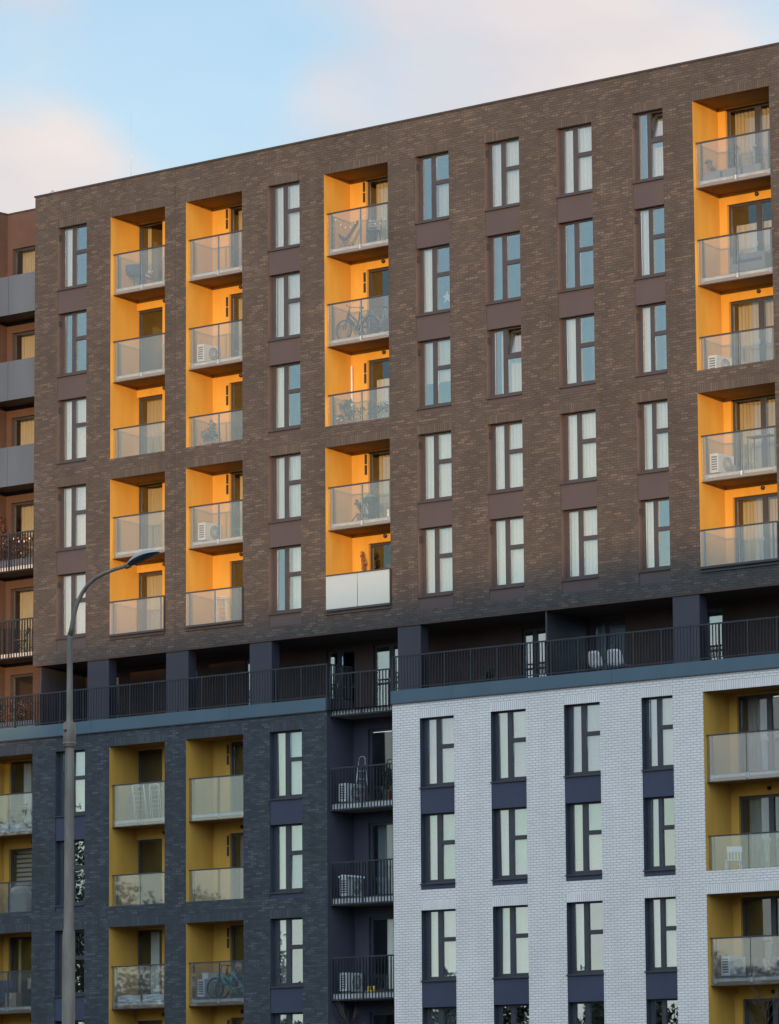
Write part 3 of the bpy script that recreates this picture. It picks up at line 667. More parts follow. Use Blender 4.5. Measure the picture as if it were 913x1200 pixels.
# =================================================================== lower blocks
def terrace_edge(block, x0, x1, ret=None, y0=.0):
    b = MB(); b.box(x0, x1, -.04, .35, CAPB+.03, CAPT, CAPM); b.box(x0, x1, -.055, .02, CAPB, CAPB+.026, FRAME)
    for xx in range(int(x0)+2, int(x1), 6): b.box(xx-.006, xx+.006, -.0425, -.03, CAPB+.04, CAPT+.003, FRAME)
    b.build('terrace_flashing', block)
    b = MB(); b.box(x0, x1, .35, TY+2, F6-.25, F6, CONC); b.build('terrace_floor', block)
    railing(block, x0+.03, x1-.03, .06, CAPT+.004, 15.28)
    if ret is not None:
        b = MB()
        b.box(ret-.02, ret+.02, .12, LD, 15.235, 15.28, RAILM); b.box(ret-.012, ret+.012, .12, LD, CAPT+.07, CAPT+.10, RAILM)
        n = 11
        for i in range(n): yy = .18+i*.11; b.box(ret-.006, ret+.006, yy-.02, yy+.02, CAPT+.10, 15.235, RAILM)
        b.build('return_railing', block)
def railing(block, x0, x1, y, z0, z1, bottom=None, post=1.03, name='railing', bars=.111):
    b = MB(); bz = bottom if bottom is not None else z0+.06
    b.box(x0, x1, y-.022, y+.022, z1-.045, z1, RAILM); b.box(x0, x1, y-.012, y+.012, bz, bz+.03, RAILM)
    n = max(1, round((x1-x0)/post)); step = (x1-x0)/n
    for i in range(n+1):
        x = x0+i*step; b.box(x-.022, x+.022, y-.024, y+.024, z0, z1-.0455, RAILM)
        if i < n:
            k = max(1, round(step/bars)); s_ = step/k
            for j in range(1, k): xx = x+j*s_; b.box(xx-.007, xx+.007, y-.022, y+.022, bz+.0305, z1-.0455, RAILM)
    return b.build(name, block)
W_LO = [(zt(7), zb(8)-.205), (zt(9), zb(10)-.205)]
L_LO = [(30.745-6*ST, 22.689-5*ST), (22.03-5*ST, 22.689-7*ST)]
LOROWS = (7, 8, 9, 10)
def lower(block, x0, x1, wcols, lcols, mat, matS, curts, dcurts, lowmat=None):
    ex = [(-18.362, -18.348, -.003, .01, GZ+.01, CAPB-.01, DARKMETAL), (-36.0, -35.7, 0, 9, GZ, CAPB, BRICK_D, 'f')] if mat is BRICK_D else [(XR-.3, XR, 0, 9, GZ, CAPB, BRICK_W, 'f')]
    brick_face(block, x0, x1, GZ, CAPB+.02, wcols, lcols, W_LO, L_LO, mat, matS, ex)
    for c in wcols:
        for r in (7, 9): panel(block, c, zt(r+1), zb(r)-.03, mat=PLUM_SH)
        for r in (8, 10): panel(block, c, zb(r)-.2, zb(r)-.03, 'sill_panel', PLUM_SH)
        for r in LOROWS: window(block, c, r, curts[c][r-7])
    for col in lcols:
        d0, d1, lv, ml = DX[col]
        for (t_, b_), rs in zip(L_LO, ((7, 8), (9, 10))): loggia(block, col, rs, t_, b_, [(d0, d1, r) for r in rs])
        for r in LOROWS:
            door(block, d0, d1, LD+.13, fl(r), lv, dcurts[col][r-7], mull=ml)
            balcony(block, col, r, 'floating' if r in (7, 9) else 'sill')
            lx = LC[col][0]+(1.25 if col in (1, 2) else 1.37)
            if r in (8, 10): small_lamp(block, lx, fl(r)+2.52)
            if col == 2: wall_slots(block, d0-.11, r)
dark = thing('apartment_block', 'lower shaded brown brick storeys with shaded ochre loggias, behind the street lamp', 'building')
lower(dark, -36.0, -12.01, (1, 2), (0, 1, 2), BRICK_D, BRICK_DS, {1: ('full', 'none', 'none', 'none'), 2: ('full', 'full', 'tied', 'grey')},
      {0: ('mid', 'stripes', 'edge', 'none'), 1: ('none', 'none', 'mid', 'none'), 2: ('none', 'grey', 'none', 'edge')})
terrace_edge(dark, -36.0, -12.01, ret=-12.05)
rooms(dark, -35.6, -12.1, LOROWS, (-24.2, -21.8, -18.3, -14.9))
white = thing('apartment_block', 'lower white brick storeys with shaded plum panels under dark framed windows', 'building')
lower(white, -9.37, XR, (3, 4, 5, 6), (4,), BRICK_W, BRICK_WS, {3: ('full', 'full', 'full', 'grey'), 4: ('full', 'full', 'full', 'none'), 5: ('full', 'full', 'left', 'none'), 6: ('full', 'left', 'full', 'none')},
      {4: ('greyleft', 'grey', 'none', 'none')})
terrace_edge(white, -9.40, XR)
b = MB()
b.box(-.015, .015, .1, .5, CAPT+.05, 15.28, RAILM) if False else None
rooms(white, -9.3, XR-.4, LOROWS, (-6.3, -3.5, -.7, 1.7, 5.5))

# recessed bay between the dark and the white block
bay = thing('apartment_block', 'narrow plum rendered recess with black balconies between shaded brown and white brick', 'building')
RX0, RX1 = -12.008, -9.372
RD = (-11.43, -9.95)
LC['r'] = (RX0, RX1)
loggia(bay, 'r', (7, 8, 9, 10), F6-.02, GZ+.1, [(RD[0], RD[1], r) for r in LOROWS], mat=PLASTER_SH, ceil=PLASTER_SH, name='recess')
b = MB(); b.face([(RX0, 0, F6), (RX0, 0, CAPT), (RX0, LD, CAPT), (RX0, LD, F6)], PLASTER_SH); b.face([(RX1, 0, F6), (RX1, LD, F6), (RX1, LD, CAPT), (RX1, 0, CAPT)], PLASTER_SH); b.build('recess_cheeks', bay)
for r, cu in zip(LOROWS, ('none', 'grey', 'mid', 'none')): door(bay, RD[0], RD[1], LD+.13, fl(r), 2, cu, mull=1.0)
rooms(bay, RX0-.05, RX1+.05, LOROWS, ())
for r in (6, 7, 8, 9):
    b = MB(); F = fl(r); b.box(RX0+.004, RX1-.004, .16, LD-.003 if r > 6 else TY+2, F-.21, F, CONC); b.box(RX0+.1, RX1-.004, .150, .159, F-.19, F-.03, SLABEDGE)
    bo = b.build('balcony', bay); railing(bo, -11.93, -9.45, .10, F-.20, F+1.11, bottom=F-.2, post=1.24, bars=.124)

# recessed bay on the left of the brown block
lbay = thing('apartment_block', 'recessed plum rendered bay with grey parapets left of brown brick', 'building')
b = MB(); D0 = (-27.02, -25.95)
X = [-27.25, D0[0], D0[1], XL]; Zs = sorted({F6, ROOF} | {q for r in range(1, 7) for q in (fl(r), fl(r)+2.345)})
for i in range(3):
    for j in range(len(Zs)-1):
        cz = (Zs[j]+Zs[j+1])/2
        if i == 1 and any(fl(r) < cz < fl(r)+2.345 for r in range(1, 7)): continue
        b.face([(X[i], LD, Zs[j]), (X[i+1], LD, Zs[j]), (X[i+1], LD, Zs[j+1]), (X[i], LD, Zs[j+1])], PLASTER)
for r in range(1, 7):
    q0, q1 = fl(r), fl(r)+2.345
    for xq in D0: b.face([(xq, LD, q0), (xq, LD+.17, q0), (xq, LD+.17, q1), (xq, LD, q1)], PLASTER)
    b.face([(D0[0], LD, q1), (D0[1], LD, q1), (D0[1], LD+.17, q1), (D0[0], LD+.17, q1)], PLASTER)
b.box(-27.6, -27.25, -.0, 8, F6, ROOF, PLASTER); b.box(-36.0, -27.601, 0, 8, BOT, ROOF, BRICK_B); b.box(-36.0, -27.601, TY, 8, F6, BOT-.001, PLASTER)
b.build('wall', lbay)
b = MB(); b.box(-27.65, XL-.005, LD-.03, LD+.3, ROOF+.002, ROOF+.045, DARKMETAL); b.box(-36.03, -27.22, -.03, LD-.03, ROOF+.002, ROOF+.045, DARKMETAL); b.build('coping', lbay)
b = MB()
for r in range(1, 7): b.box(-27.2, XL-.02, 1.6, 6, fl(r)-.24, fl(r)-.004, INTER)
b.box(-27.2, XL-.02, 6, 6.2, F6, ROOF, INTER); b.build('interior', lbay)
for r, cu in zip(range(1, 7), ('full', 'full', 'full', 'full', 'full', 'none')): door(lbay, D0[0], D0[1], LD+.13, fl(r), 1, cu)
for r in range(1, 6):
    F = fl(r); b = MB()
    b.box(-27.248, XL-.004, .19, LD-.003, F-.20, F, RAILM)
    if r <= 3:
        b.box(-27.248, -26.075, .14, .188, F-.215, F+1.105, PARA); b.box(-26.06, XL-.004, .14, .188, F-.215, F+1.105, PARA); b.build('balcony', lbay)
    else:
        b.box(-27.2, XL-.05, .175, .189, F-.17, F-.02, SLABEDGE); bo = b.build('balcony', lbay); railing(bo, -27.2, XL-.03, .14, F-.19, F+1.1, bottom=F-.18, post=1.2, bars=.125)
for r in range(1, 6): small_lamp(lbay, XL-.42, fl(r)+2.36-.0 if r > 1 else fl(r)+2.5)

# =================================================================== street lamp
LX, LY = 24.35, -48.98
lamp = thing('street_lamp', 'tall tapered steel street lamp with curved arm in front of shaded brown bricks', 'street lamp', (LX, LY, GZ))
b = MB(); Z = lambda z: z-GZ
b.lathe([(.17, 0), (.17, .04), (.12, .06), (.104, Z(3.72)), (.096, Z(3.80)), (.083, Z(3.86)), (.074, Z(6.80)), (.066, Z(7.26)), (.053, Z(7.28)), (.045, Z(8.75))], GALV, (0, 0, 0), 18); b.build('pole', lamp)
b = MB(); b.lathe([(.092, Z(6.84)), (.104, Z(6.85)), (.104, Z(7.24)), (.095, Z(7.25)), (.06, Z(7.251))], GALV, (0, 0, 0), 18)
b.lathe([(.106, Z(6.885)), (.112, Z(6.89)), (.112, Z(6.92)), (.106, Z(6.925))], GALV, (0, 0, 0), 18); b.box(-.02, .03, -.125, -.10, Z(7.10), Z(7.13), BLACKP); b.build('sleeve', lamp)
ap = [(0.0, 8.70), (0.045, 8.84), (.09, 9.05), (.16, 9.22), (.27, 9.38), (.40, 9.51), (.57, 9.61), (.80, 9.68), (1.05, 9.725), (1.34, 9.755)]
b = MB(); b.tube([(x, 0, Z(z)) for x, z in ap], [.045, .042, .039, .037, .035, .034, .033, .032, .031, .030], GALV, 12); b.build('arm', lamp)
b = MB()   # flat leaf-shaped head: pale housing above, dark lens below
prof = [(-.06, .035, .02, .02), (0, .05, .035, .03), (.09, .085, .06, .055), (.20, .115, .085, .06), (.33, .13, .095, .055), (.46, .125, .085, .04), (.58, .095, .055, .022), (.655, .045, .022, .01), (.675, .006, .004, .003)]
nseg = 16; base = Vector((1.34, 0, Z(9.755))); ta = math.radians(9); i0 = 0
rings = []
for (sx, wd, hu, hd) in prof:
    rg = []
    bow = -.11*((sx/.675)**2)*.8
    for q in range(nseg):
        t = 2*math.pi*q/nseg; yy = wd*math.cos(t); zz = (hu if math.sin(t) >= 0 else hd)*math.sin(t)+bow+.02
        px_, pz_ = sx*math.cos(ta)-zz*math.sin(ta)*.6, sx*math.sin(ta)*2.2+zz
        rg.append((base.x+px_, yy, base.z+pz_))
    rings.append(rg)
hd_ = MB(); ln = MB()
for j in range(len(rings)-1):
    for q in range(nseg):
        f = [rings[j][q], rings[j][(q+1) % nseg], rings[j+1][(q+1) % nseg], rings[j+1][q]]
        (hd_ if q < nseg/2 else ln).face(f, LAMPTOP if q < nseg/2 else LAMPLENS, True)
head = hd_.build('lamp_head', lamp); ln.build('lens', head)
b = MB(); b.tube([(1.27, 0, Z(9.745)), (1.37, 0, Z(9.765))], .048, GALV, 12); b.build('collar', lamp)

# =================================================================== things on the balconies
rr = random.Random(5)
def ac(col, r, label, dx=.10, y0=.42, cover=False, group='air conditioners on the balconies'):
    x0 = LC[col][0]+dx; z = fl(r)+.004
    t = thing('air_conditioner', label, 'air conditioner', (x0, y0, z), 0, group)
    def mk():
        b = MB(); b.box(0, .30, 0, .78, .08, .64, WHITEP)
        for k in range(6): b.box(.05, .25, -.006, -.001, .16+k*.072, .20+k*.072, GRILLE)
        return b.mesh('casing')
    put('casing', cached('ac1', mk), t)
    def mg():
        b = MB(); b.lathe([(.001, .004), (.215, .004), (.225, .012), (.225, .0)], GRILLE, (.301, .46, .36), 24, 'x')
        for R in (.06, .11, .16, .21): b.ring((.318, .46, .36), R, .006, WHITEP, 'x', 24, 5)
        for k in range(6):
            a = math.pi*k/6; b.tube([(.318, .46-.22*math.cos(a), .36-.22*math.sin(a)), (.318, .46+.22*math.cos(a), .36+.22*math.sin(a))], .005, WHITEP, 5)
        return b.mesh('fan_grille')
    put('fan_grille', cached('ac2', mg), t)
    def mf():
        b = MB(); b.box(-.01, .31, .0, .06, 0, .078, GREYP); return b.mesh('foot_rail')
    put('foot_rail', cached('ac3', mf), t, (0, .10, 0)); put('foot_rail', cached('ac3', mf), t, (0, .62, 0))
    if cover:
        b = MB(); n = 10
        for k in range(n):
            a0, a1 = math.pi*k/n, math.pi*(k+1)/n
            p = lambda a, yy: (.155-.20*math.cos(a), yy, .645+.085*math.sin(a))
            b.face([p(a0, -.03), p(a1, -.03), p(a1, .81), p(a0, .81)], SHEET, True)
        b.face([(.155-.20*math.cos(math.pi*k/n), -.03, .645+.085*math.sin(math.pi*k/n)) for k in range(n+1)], SHEET)
        b.build('rain_cover', t)
    return t
ac(2, 2, 'white air conditioner behind glass of the second ochre balcony below roof, second loggia column')
ac(2, 4, 'white air conditioner on fourth storey ochre balcony, second loggia column', dx=.14)
ac(4, 3, 'white air conditioner half hidden behind low glass above the brick band, right loggia column')
ac(4, 4, 'white air conditioner beside a bar table on sunlit right loggia')
ac(2, 9, 'white air conditioner beside bicycles on lower shaded balcony')
ac('r', 7, 'white air conditioner beside aluminium stepladder on black balcony', dx=.12)
ac('r', 8, 'white air conditioner under rounded rain cover on black balcony', dx=.14, cover=True)
ac('r', 9, 'white air conditioner beside yellow boots on lowest black balcony', dx=.12)
ac(4, 9, 'white air conditioner in shaded ochre loggia of the white brick block', dx=.16)

def plant(label, loc, h, rad, mat=LEAF, pot='round', n=160, size=.06, name='potted_plant', cat='plant', flowers=0, stems=4, group=None):
    t = thing(name, label, cat, loc, 0, group); b = MB(); ph = min(.32, h*.35)
    if pot == 'round': b.lathe([(.001, 0), (.09, 0), (.125, ph), (.135, ph), (.135, ph-.03), (.11, ph-.04), (.001, ph-.04)], TERRA, (0, 0, 0), 14); b.build('pot', t)
    elif pot: b.box(-pot/2, pot/2, -.11, .11, 0, .24, PLANTER, 'u'); b.box(-pot/2-.01, pot/2+.01, -.12, .12, .20, .235, PLANTER, 'ud'); b.box(-pot/2+.01, pot/2-.01, -.10, .10, .15, .2, BARK); b.build('pot', t)
    base = ph*.9 if pot == 'round' else (.2 if pot else 0)
    s = MB()
    for k in range(stems):
        x = rr.uniform(-rad, rad)*.6; s.tube([(x*.4, 0, base), (x*.7+rr.uniform(-.03, .03), rr.uniform(-.04, .04), base+(h-base)*.5), (x, rr.uniform(-.05, .05), h*.95)], [.008, .006, .003], BARK, 5)
    s.build('stem', t)
    f = MB()
    for k in range(max(3, int(n/30))):
        c = (rr.uniform(-rad, rad)*.75, rr.uniform(-.08, .08), base+(h-base)*rr.uniform(.2, .92)); f.leaves(c, (rad*.45, .11, (h-base)*.22), 30, size, mat, rr)
    if flowers: f.leaves((0, 0, (h+base)/2+.1), (rad, .13, (h-base)*.4), flowers, size*.8, FLOWER, rr)
    f.build('foliage', t)
    return t
def chair(name, label, loc, rz, kind, group=None, cat='chair'):
    t = thing(name, label, cat, loc, rz, group)
    if kind == 'shell':          # white moulded shell, dark splayed legs; faces +y
        b = MB(); n, mm = 10, 9; k = b.mi(WHITEP); P = []
        for i in range(n+1):
            f = i/n
            if f < .5: y = .24-.44*(f/.5); z = .44-.03*math.sin(f*6.28)
            else: y = -.20-.10*((f-.5)/.5); z = .44+.40*((f-.5)/.5)**.9
            for j in range(mm+1):
                u = j/mm*2-1; wd = .235*(1-.35*max(0, (f-.72)/.28)**2)
                P.append((u*wd, y+.05*u*u, z+(.05*u*u if f < .6 else 0)))
        b.v = P
        for i in range(n):
            for j in range(mm): a = i*(mm+1)+j; b.f.append((a, a+1, a+mm+2, a+mm+1)); b.m.append(k); b.sm.append(True)
        o = b.build('seat_shell', t); md = o.modifiers.new('thick', 'SOLIDIFY'); md.thickness = .014
        for sx in (-1, 1):
            for sy in (-1, 1): q = MB(); q.tube([(sx*.12, sy*.10, .42), (sx*.23, sy*.22, 0)], [.014, .010], BLACKP, 7); q.build('leg', t)
        q = MB(); q.tube([(-.17, -.15, .22), (.17, .15, .22)], .006, BLACKP, 5); q.tube([(-.17, .15, .22), (.17, -.15, .22)], .006, BLACKP, 5); q.build('brace', t)
    elif kind == 'folding':
        for sx in (-1, 1):
            q = MB(); q.tube([(sx*.22, -.25, 0), (sx*.22, .12, .45), (sx*.22, .26, .9)], .013, BLACKP, 7); q.build('leg', t)
            q = MB(); q.tube([(sx*.20, .25, 0), (sx*.20, -.20, .46)], .013, BLACKP, 7); q.build('leg', t)
        q = MB()
        for k in range(5): q.box(-.20, .20, -.20+k*.085, -.14+k*.085, .45, .465, BLACKP)
        q.build('seat', t); q = MB()
        for k in range(3): q.box(-.21, .21, .18+k*.03, .195+k*.03, .62+k*.09, .68+k*.09, BLACKP)
        q.build('backrest', t)
    elif kind == 'bucket':
        b = MB(); b.lathe([(.001, .42), (.20, .43), (.27, .50), (.30, .62), (.29, .78), (.27, .79), (.27, .62), (.22, .50), (.001, .47)], FABRIC, (0, 0, 0), 18); b.build('seat', t)
        b = MB(); b.tube([(0, 0, .06), (0, 0, .43)], .025, BLACKP, 8); b.build('pedestal', t)
        b = MB()
        for k in range(5): a = k*1.2566; b.tube([(0, 0, .09), (.26*math.cos(a), .26*math.sin(a), .04)], [.022, .014], BLACKP, 6); b.ball((.26*math.cos(a), .26*math.sin(a), .025), .025, BLACKP, 8)
        b.build('star_base', t)
    elif kind == 'sling':
        b = MB()
        for sx in (-1, 1): b.tube([(sx*.30, .28, 0), (sx*.26, -.30, .46)], .011, BLACKP, 6); b.tube([(sx*.30, -.26, 0), (sx*.28, .30, .88)], .011, BLACKP, 6)
        b.tube([(-.26, -.30, .46), (.26, -.30, .46)], .011, BLACKP, 6); b.tube([(-.28, .30, .88), (.28, .30, .88)], .011, BLACKP, 6); b.build('frame', t)
        b = MB(); k = b.mi(GREYP); n = 8
        for i in range(n+1):
            f = i/n; y = -.29+.58*f; z = .45-.20*math.sin(math.pi*min(1, f*1.25))*(1-f*.6)+.42*f**2.2
            for j in range(5): u = j/4*2-1; b.v.append((u*.26, y, z-.04*(1-u*u)))
        for i in range(n):
            for j in range(4): a = i*5+j; b.f.append((a, a+1, a+6, a+5)); b.m.append(k); b.sm.append(True)
        b.build('seat', t)
    elif kind == 'round':
        b = MB(); b.lathe([(.001, .0), (.12, .012), (.22, .05), (.29, .12), (.31, .19)], SHEET, (0, 0, 0), 22, 'y'); o = b.build('seat', t, (0, .16, .42)); o.rotation_euler.x = math.radians(24)
        b = MB(); b.ring((0, .19, 0), .315, .018, BLACKP, 'y', 26, 6); o = b.build('rim', t, (0, .16, .42)); o.rotation_euler.x = math.radians(24)
        for sx in (-1, 1):
            for sy in (-1, 1): q = MB(); q.tube([(sx*.10, .12+sy*.06, .28), (sx*.22, .05+sy*.20, 0)], .012, BLACKP, 6); q.build('leg', t)
    return t
def bicycle(label, loc, rz, paint, group='bicycles kept on the balconies'):
    t = thing('bicycle', label, 'bicycle', loc, rz, group); R = .335
    for x in (0, 1.05):
        w = MB(); w.ring((x, 0, R), R-.03, .032, BLACKP, 'y', 32, 7); wo = w.build('wheel', t)
        s = MB(); s.ring((x, 0, R), R-.05, .009, STEEL, 'y', 32, 5)
        for k in range(12): a = k*math.pi*2/12; s.tube([(x, 0, R), (x+(R-.05)*math.cos(a), 0, R+(R-.05)*math.sin(a))], .003, STEEL, 3, False)
        s.tube([(x, -.05, R), (x, .05, R)], .02, STEEL, 8); s.build('rim', wo)
    f = MB(); hd, hb, bb, st, ra = (.22, 0, .93), (.16, 0, .74), (.53, 0, .29), (.68, 0, .84), (1.05, 0, R)
    for a, e, r_ in ((hd, hb, .032), (hb, bb, .05), ((.20, 0, .84), (.60, 0, .50), .034), (bb, st, .03)): f.tube([a, e], r_, paint, 8)
    for s in (-1, 1):
        f.tube([bb, (1.05, s*.05, R)], .018, paint, 6); f.tube([(.66, s*.02, .78), (1.05, s*.05, R)], .016, paint, 6); f.tube([hb, (.06, s*.05, .5), (0, s*.05, R)], [.026, .022, .016], paint, 6)
    f.build('frame', t)
    h = MB(); h.tube([hd, (.25, 0, 1.03)], .015, BLACKP, 7); h.tube([(.36, -.28, 1.06), (.26, -.16, 1.05), (.25, 0, 1.04), (.26, .16, 1.05), (.36, .28, 1.06)], .012, BLACKP, 7); h.build('handlebar', t)
    s = MB(); s.tube([st, (.70, 0, .93)], .014, STEEL, 7); s.lathe([(.001, .93), (.07, .935), (.08, .955), (.06, .985), (.001, .99)], BLACKP, (.72, 0, 0), 12); s.build('saddle', t)
    c = MB(); c.ring((.53, .06, .29), .09, .008, STEEL, 'y', 20, 5); c.tube([(.53, .07, .29), (.60, .08, .14)], .010, STEEL, 6); c.tube([(.53, -.07, .29), (.46, -.08, .44)], .010, STEEL, 6); c.box(.56, .65, .08, .17, .12, .145, BLACKP); c.box(.41, .50, -.17, -.08, .43, .455, BLACKP); c.build('crank', t)
    m_ = MB()
    for s in (-.03, .03): m_.tube([(1.05+.36*math.cos(a), s, R+.36*math.sin(a)) for a in [math.radians(q) for q in range(20, 175, 18)]], .008, BLACKP, 5)
    m_.build('mudguard', t)
    return t
F = fl
def paper_star(label, loc, R):
    t = thing('paper_star', label, 'star', loc); b = MB(); P = [((R if k % 2 == 0 else R*.42)*math.sin(k*math.pi/5), (R if k % 2 == 0 else R*.42)*math.cos(k*math.pi/5)) for k in range(10)]
    for k in range(10):
        a, e = P[k], P[(k+1) % 10]; b.face([(a[0], 0, a[1]), (e[0], 0, e[1]), (0, -.05, 0)], SHEET); b.face([(a[0], 0, a[1]), (0, .05, 0), (e[0], 0, e[1])], SHEET)
    b.build('star_body', t); b = MB(); b.tube([(0, 0, R), (0, 0, R+.55)], .003, BLACKP, 4); b.build('cord', t); return t
paper_star('white paper star hanging in a brown brick window, second storey from roof', (-7.34, .33, 26.22), .21)
chair('swivel_chair', 'dark blue bucket chair behind glass of top left ochre balcony', (-20.75, .62, F(1)+.003), .4, 'bucket')
plant('low potted flower behind the glass, right of the dark bucket chair', (-19.95, .5, F(1)+.003), .42, .16, LEAFR, n=70, flowers=25)
plant('bushy dark plant behind the low glass of second loggia column', (-17.30, .5, F(3)+.003), .98, .30, LEAFD, n=300, size=.05)
def drying_rack(label, loc, rz, lean=True):
    t = thing('drying_rack', label, 'drying rack', loc, rz)
    for k, y in enumerate((0, .10)):
        b = MB(); tl = .16+.05*k
        b.tube([(-.10+.0*k, y, 0), (-.10-tl, y+.08, 1.12)], .011, WHITEP, 6); b.tube([(.32, y, 0), (.32-tl, y+.08, 1.12)], .011, WHITEP, 6); b.tube([(-.10-tl, y+.08, 1.12), (.32-tl, y+.08, 1.12)], .011, WHITEP, 6)
        for q in range(6): f = .3+.13*q; b.tube([(-.10-tl*f, y+.08*f, 1.12*f), (.32-tl*f, y+.08*f, 1.12*f)], .004, WHITEP, 4)
        b.build('rack_frame', t)
    return t
drying_rack('folded white drying rack behind the milky glass above the terrace', (-16.9, .5, F(5)+.003), 0)
chair('sling_chair', 'grey sling chair with black wire frame under string lights', (-11.5, .58, F(1)+.003), -.9, 'sling')
chair('folding_chair', 'black folding chair beside the terrace door on string lit balcony', (-10.5, .62, F(1)+.003), .6, 'folding')
t = thing('string_lights', 'string of small white bulbs hung inside the top glass balcony', 'string lights', (0, 0, 0)); b = MB(); pts = []
for k in range(25):
    f = k/24; pts.append((-11.85+2.3*f, .26+.15*f, F(1)+1.06-.42*abs(math.sin(f*math.pi*2))-.06*f))
b.tube(pts, .004, BLACKP, 4); b.build('wire', t)
for k in range(1, 24, 2): q = MB(); q.ball(pts[k], .028, BULB, 8); q.build('bulb', t)
for k in range(4): q = MB(); q.ball((-11.87, .25, F(1)+.2+.19*k), .028, BULB, 8); q.build('bulb', t)
bicycle('dark bicycle with its front wheel against the ochre wall', (-11.64, .50, F(2)+.003), 0, BLACKP)
bicycle('grey bicycle parked behind the dark one on sunlit balcony', (-11.0, .86, F(2)+.003), .05, GREYP)
t = thing('white_pole', 'upright white pole in the corner of sunlit ochre balcony', 'pole', (-11.90, 1.17, F(3)+.003)); b = MB(); b.lathe([(.06, 0), (.06, .02), (.032, .03), (.032, 2.20), (.02, 2.23), (.001, 2.23)], WHITEP, (0, 0, 0), 12); b.build('shaft', t)
plant('dark leafy plant left of the planter box on low glass balcony', (-11.45, .48, F(3)+.003), 1.02, .30, LEAFD, n=260, size=.06)
plant('long planter box of low greenery behind low glass', (-10.25, .38, F(3)+.003), .72, .62, LEAF, pot=1.3, n=220, size=.045, name='planter_box', stems=7)
plant('pale flowering plant at the left end of low glass balcony', (-11.72, .34, F(3)+.003), .55, .16, LEAF, n=60, flowers=40)
chair('round_chair', 'round pale seated chair with a dark rim on ochre balcony', (-11.35, .62, F(4)+.003), -.7, 'round')
t = thing('barbecue_grill', 'dark boxy barbecue grill standing right of the round chair', 'barbecue', (-10.65, .55, F(4)+.003)); b = MB(); b.box(-.20, .20, -.16, .16, .58, .74, BLACKP); b.build('firebox', t)
b = MB(); b.lathe([(.16*math.cos(a), .16*math.sin(a)*.8) for a in [math.radians(q) for q in range(0, 91, 15)]], GREYP, (0, 0, .742), 14); b.build('lid', t)
for sx in (-1, 1):
    for sy in (-1, 1): b = MB(); b.tube([(sx*.17, sy*.13, .58), (sx*.22, sy*.17, 0)], .012, BLACKP, 6); b.build('leg', t)
b = MB(); b.box(-.19, .19, -.14, .14, .2, .215, GREYP); b.build('shelf', t)
plant('small potted plant with a tall twig between round chair and barbecue', (-11.02, .5, F(4)+.003), .80, .10, LEAFR, n=40, stems=3)
t = thing('garden_lantern', 'small white lantern on the floor at right end of ochre balcony', 'lantern', (-9.82, .42, F(4)+.003)); b = MB(); b.lathe([(.055, 0), (.055, .02), (.045, .03), (.045, .19), (.06, .20), (.02, .27), (.001, .28)], BULB, (0, 0, 0), 10); b.build('body', t)
b = MB(); b.ring((0, 0, .30), .035, .004, BLACKP, 'y', 12, 4); b.build('handle', t)
t = thing('dried_plant', 'tall dried brown plant leaning by the door above white panels', 'plant', (-11.42, 1.05, F(5)+.003)); b = MB(); b.lathe([(.001, 0), (.10, 0), (.13, .3), (.11, .3), (.001, .26)], TERRA, (0, 0, 0), 12); b.build('pot', t)
b = MB()
for k in range(5): b.tube([(0, 0, .25), (.03*k-.06, .02, 1.1), (.06+.015*k, .04, 2.05-.12*k)], [.012, .009, .004], BARK, 5)
b.build('stem', t); b = MB()
for k in range(12): b.leaves((.03+.04*math.sin(k), .02, .9+.1*k), (.10, .07, .12), 26, .045, DRYLEAF, rr)
b.build('foliage', t)
for k, x in enumerate((2.70, 3.42, 4.14)):
    plant(('grey planter box with feathery plant at the left wall of top right balcony', 'grey planter box with the tallest plant behind glass post, top right balcony', 'grey planter box with spreading plant nearest the right brick edge')[k], (x, .36, F(1)+.003), (.62, .85, .78)[k], .26, LEAFD, pot=.62, n=(70, 120, 110)[k], size=.04, name='planter_box', stems=6, group='planter boxes on the top right balcony')
t = thing('garden_sofa', 'low grey sofa behind glass on the right sunlit balcony', 'sofa', (3.75, .78, F(2)+.003)); b = MB(); b.box(-.62, .62, -.28, .30, .10, .34, GREYP); b.build('base', t)
b = MB(); b.box(-.50, -.01, -.27, .12, .345, .44, FABRIC); b.box(.01, .50, -.27, .12, .345, .44, FABRIC); b.build('seat_cushion', t); b = MB(); b.box(-.62, .62, .16, .30, .345, .72, GREYP); b.build('backrest', t)
for s in (-1, 1): b = MB(); b.box(*(sorted((s*.515, s*.62))), -.28, .155, .345, .56, GREYP); b.build('armrest', t)
for sx in (-1, 1):
    for sy in (-1, 1): b = MB(); b.tube([(sx*.55, sy*.2, .1), (sx*.55, sy*.2, 0)], .02, BLACKP, 7); b.build('leg', t)
t = thing('bar_table', 'slim high table beside the air conditioner on right sunlit loggia', 'table', (4.05, .62, F(4)+.003)); b = MB(); b.box(-.42, .42, -.2, .2, .98, 1.01, WOOD); b.build('tabletop', t)
for sx in (-1, 1):
    for sy in (-1, 1): b = MB(); b.tube([(sx*.38, sy*.16, .978), (sx*.38, sy*.16, 0)], .014, BLACKP, 6); b.build('leg', t)
t = thing('watering_can', 'low grey watering can on floor between air conditioner and high table', 'watering can', (3.15, .5, F(4)+.003)); b = MB(); b.lathe([(.001, 0), (.10, 0), (.10, .2), (.06, .22), (.06, .2), (.001, .19)], GREYP, (0, 0, 0), 12); b.build('body', t)
b = MB(); b.tube([(.09, 0, .05), (.2, 0, .16), (.26, 0, .24)], [.018, .014, .012], GREYP, 6); b.build('spout', t); b = MB(); b.tube([(-.09, 0, .06), (-.16, 0, .16), (-.06, 0, .27), (.05, 0, .22)], .009, GREYP, 6); b.build('handle', t)
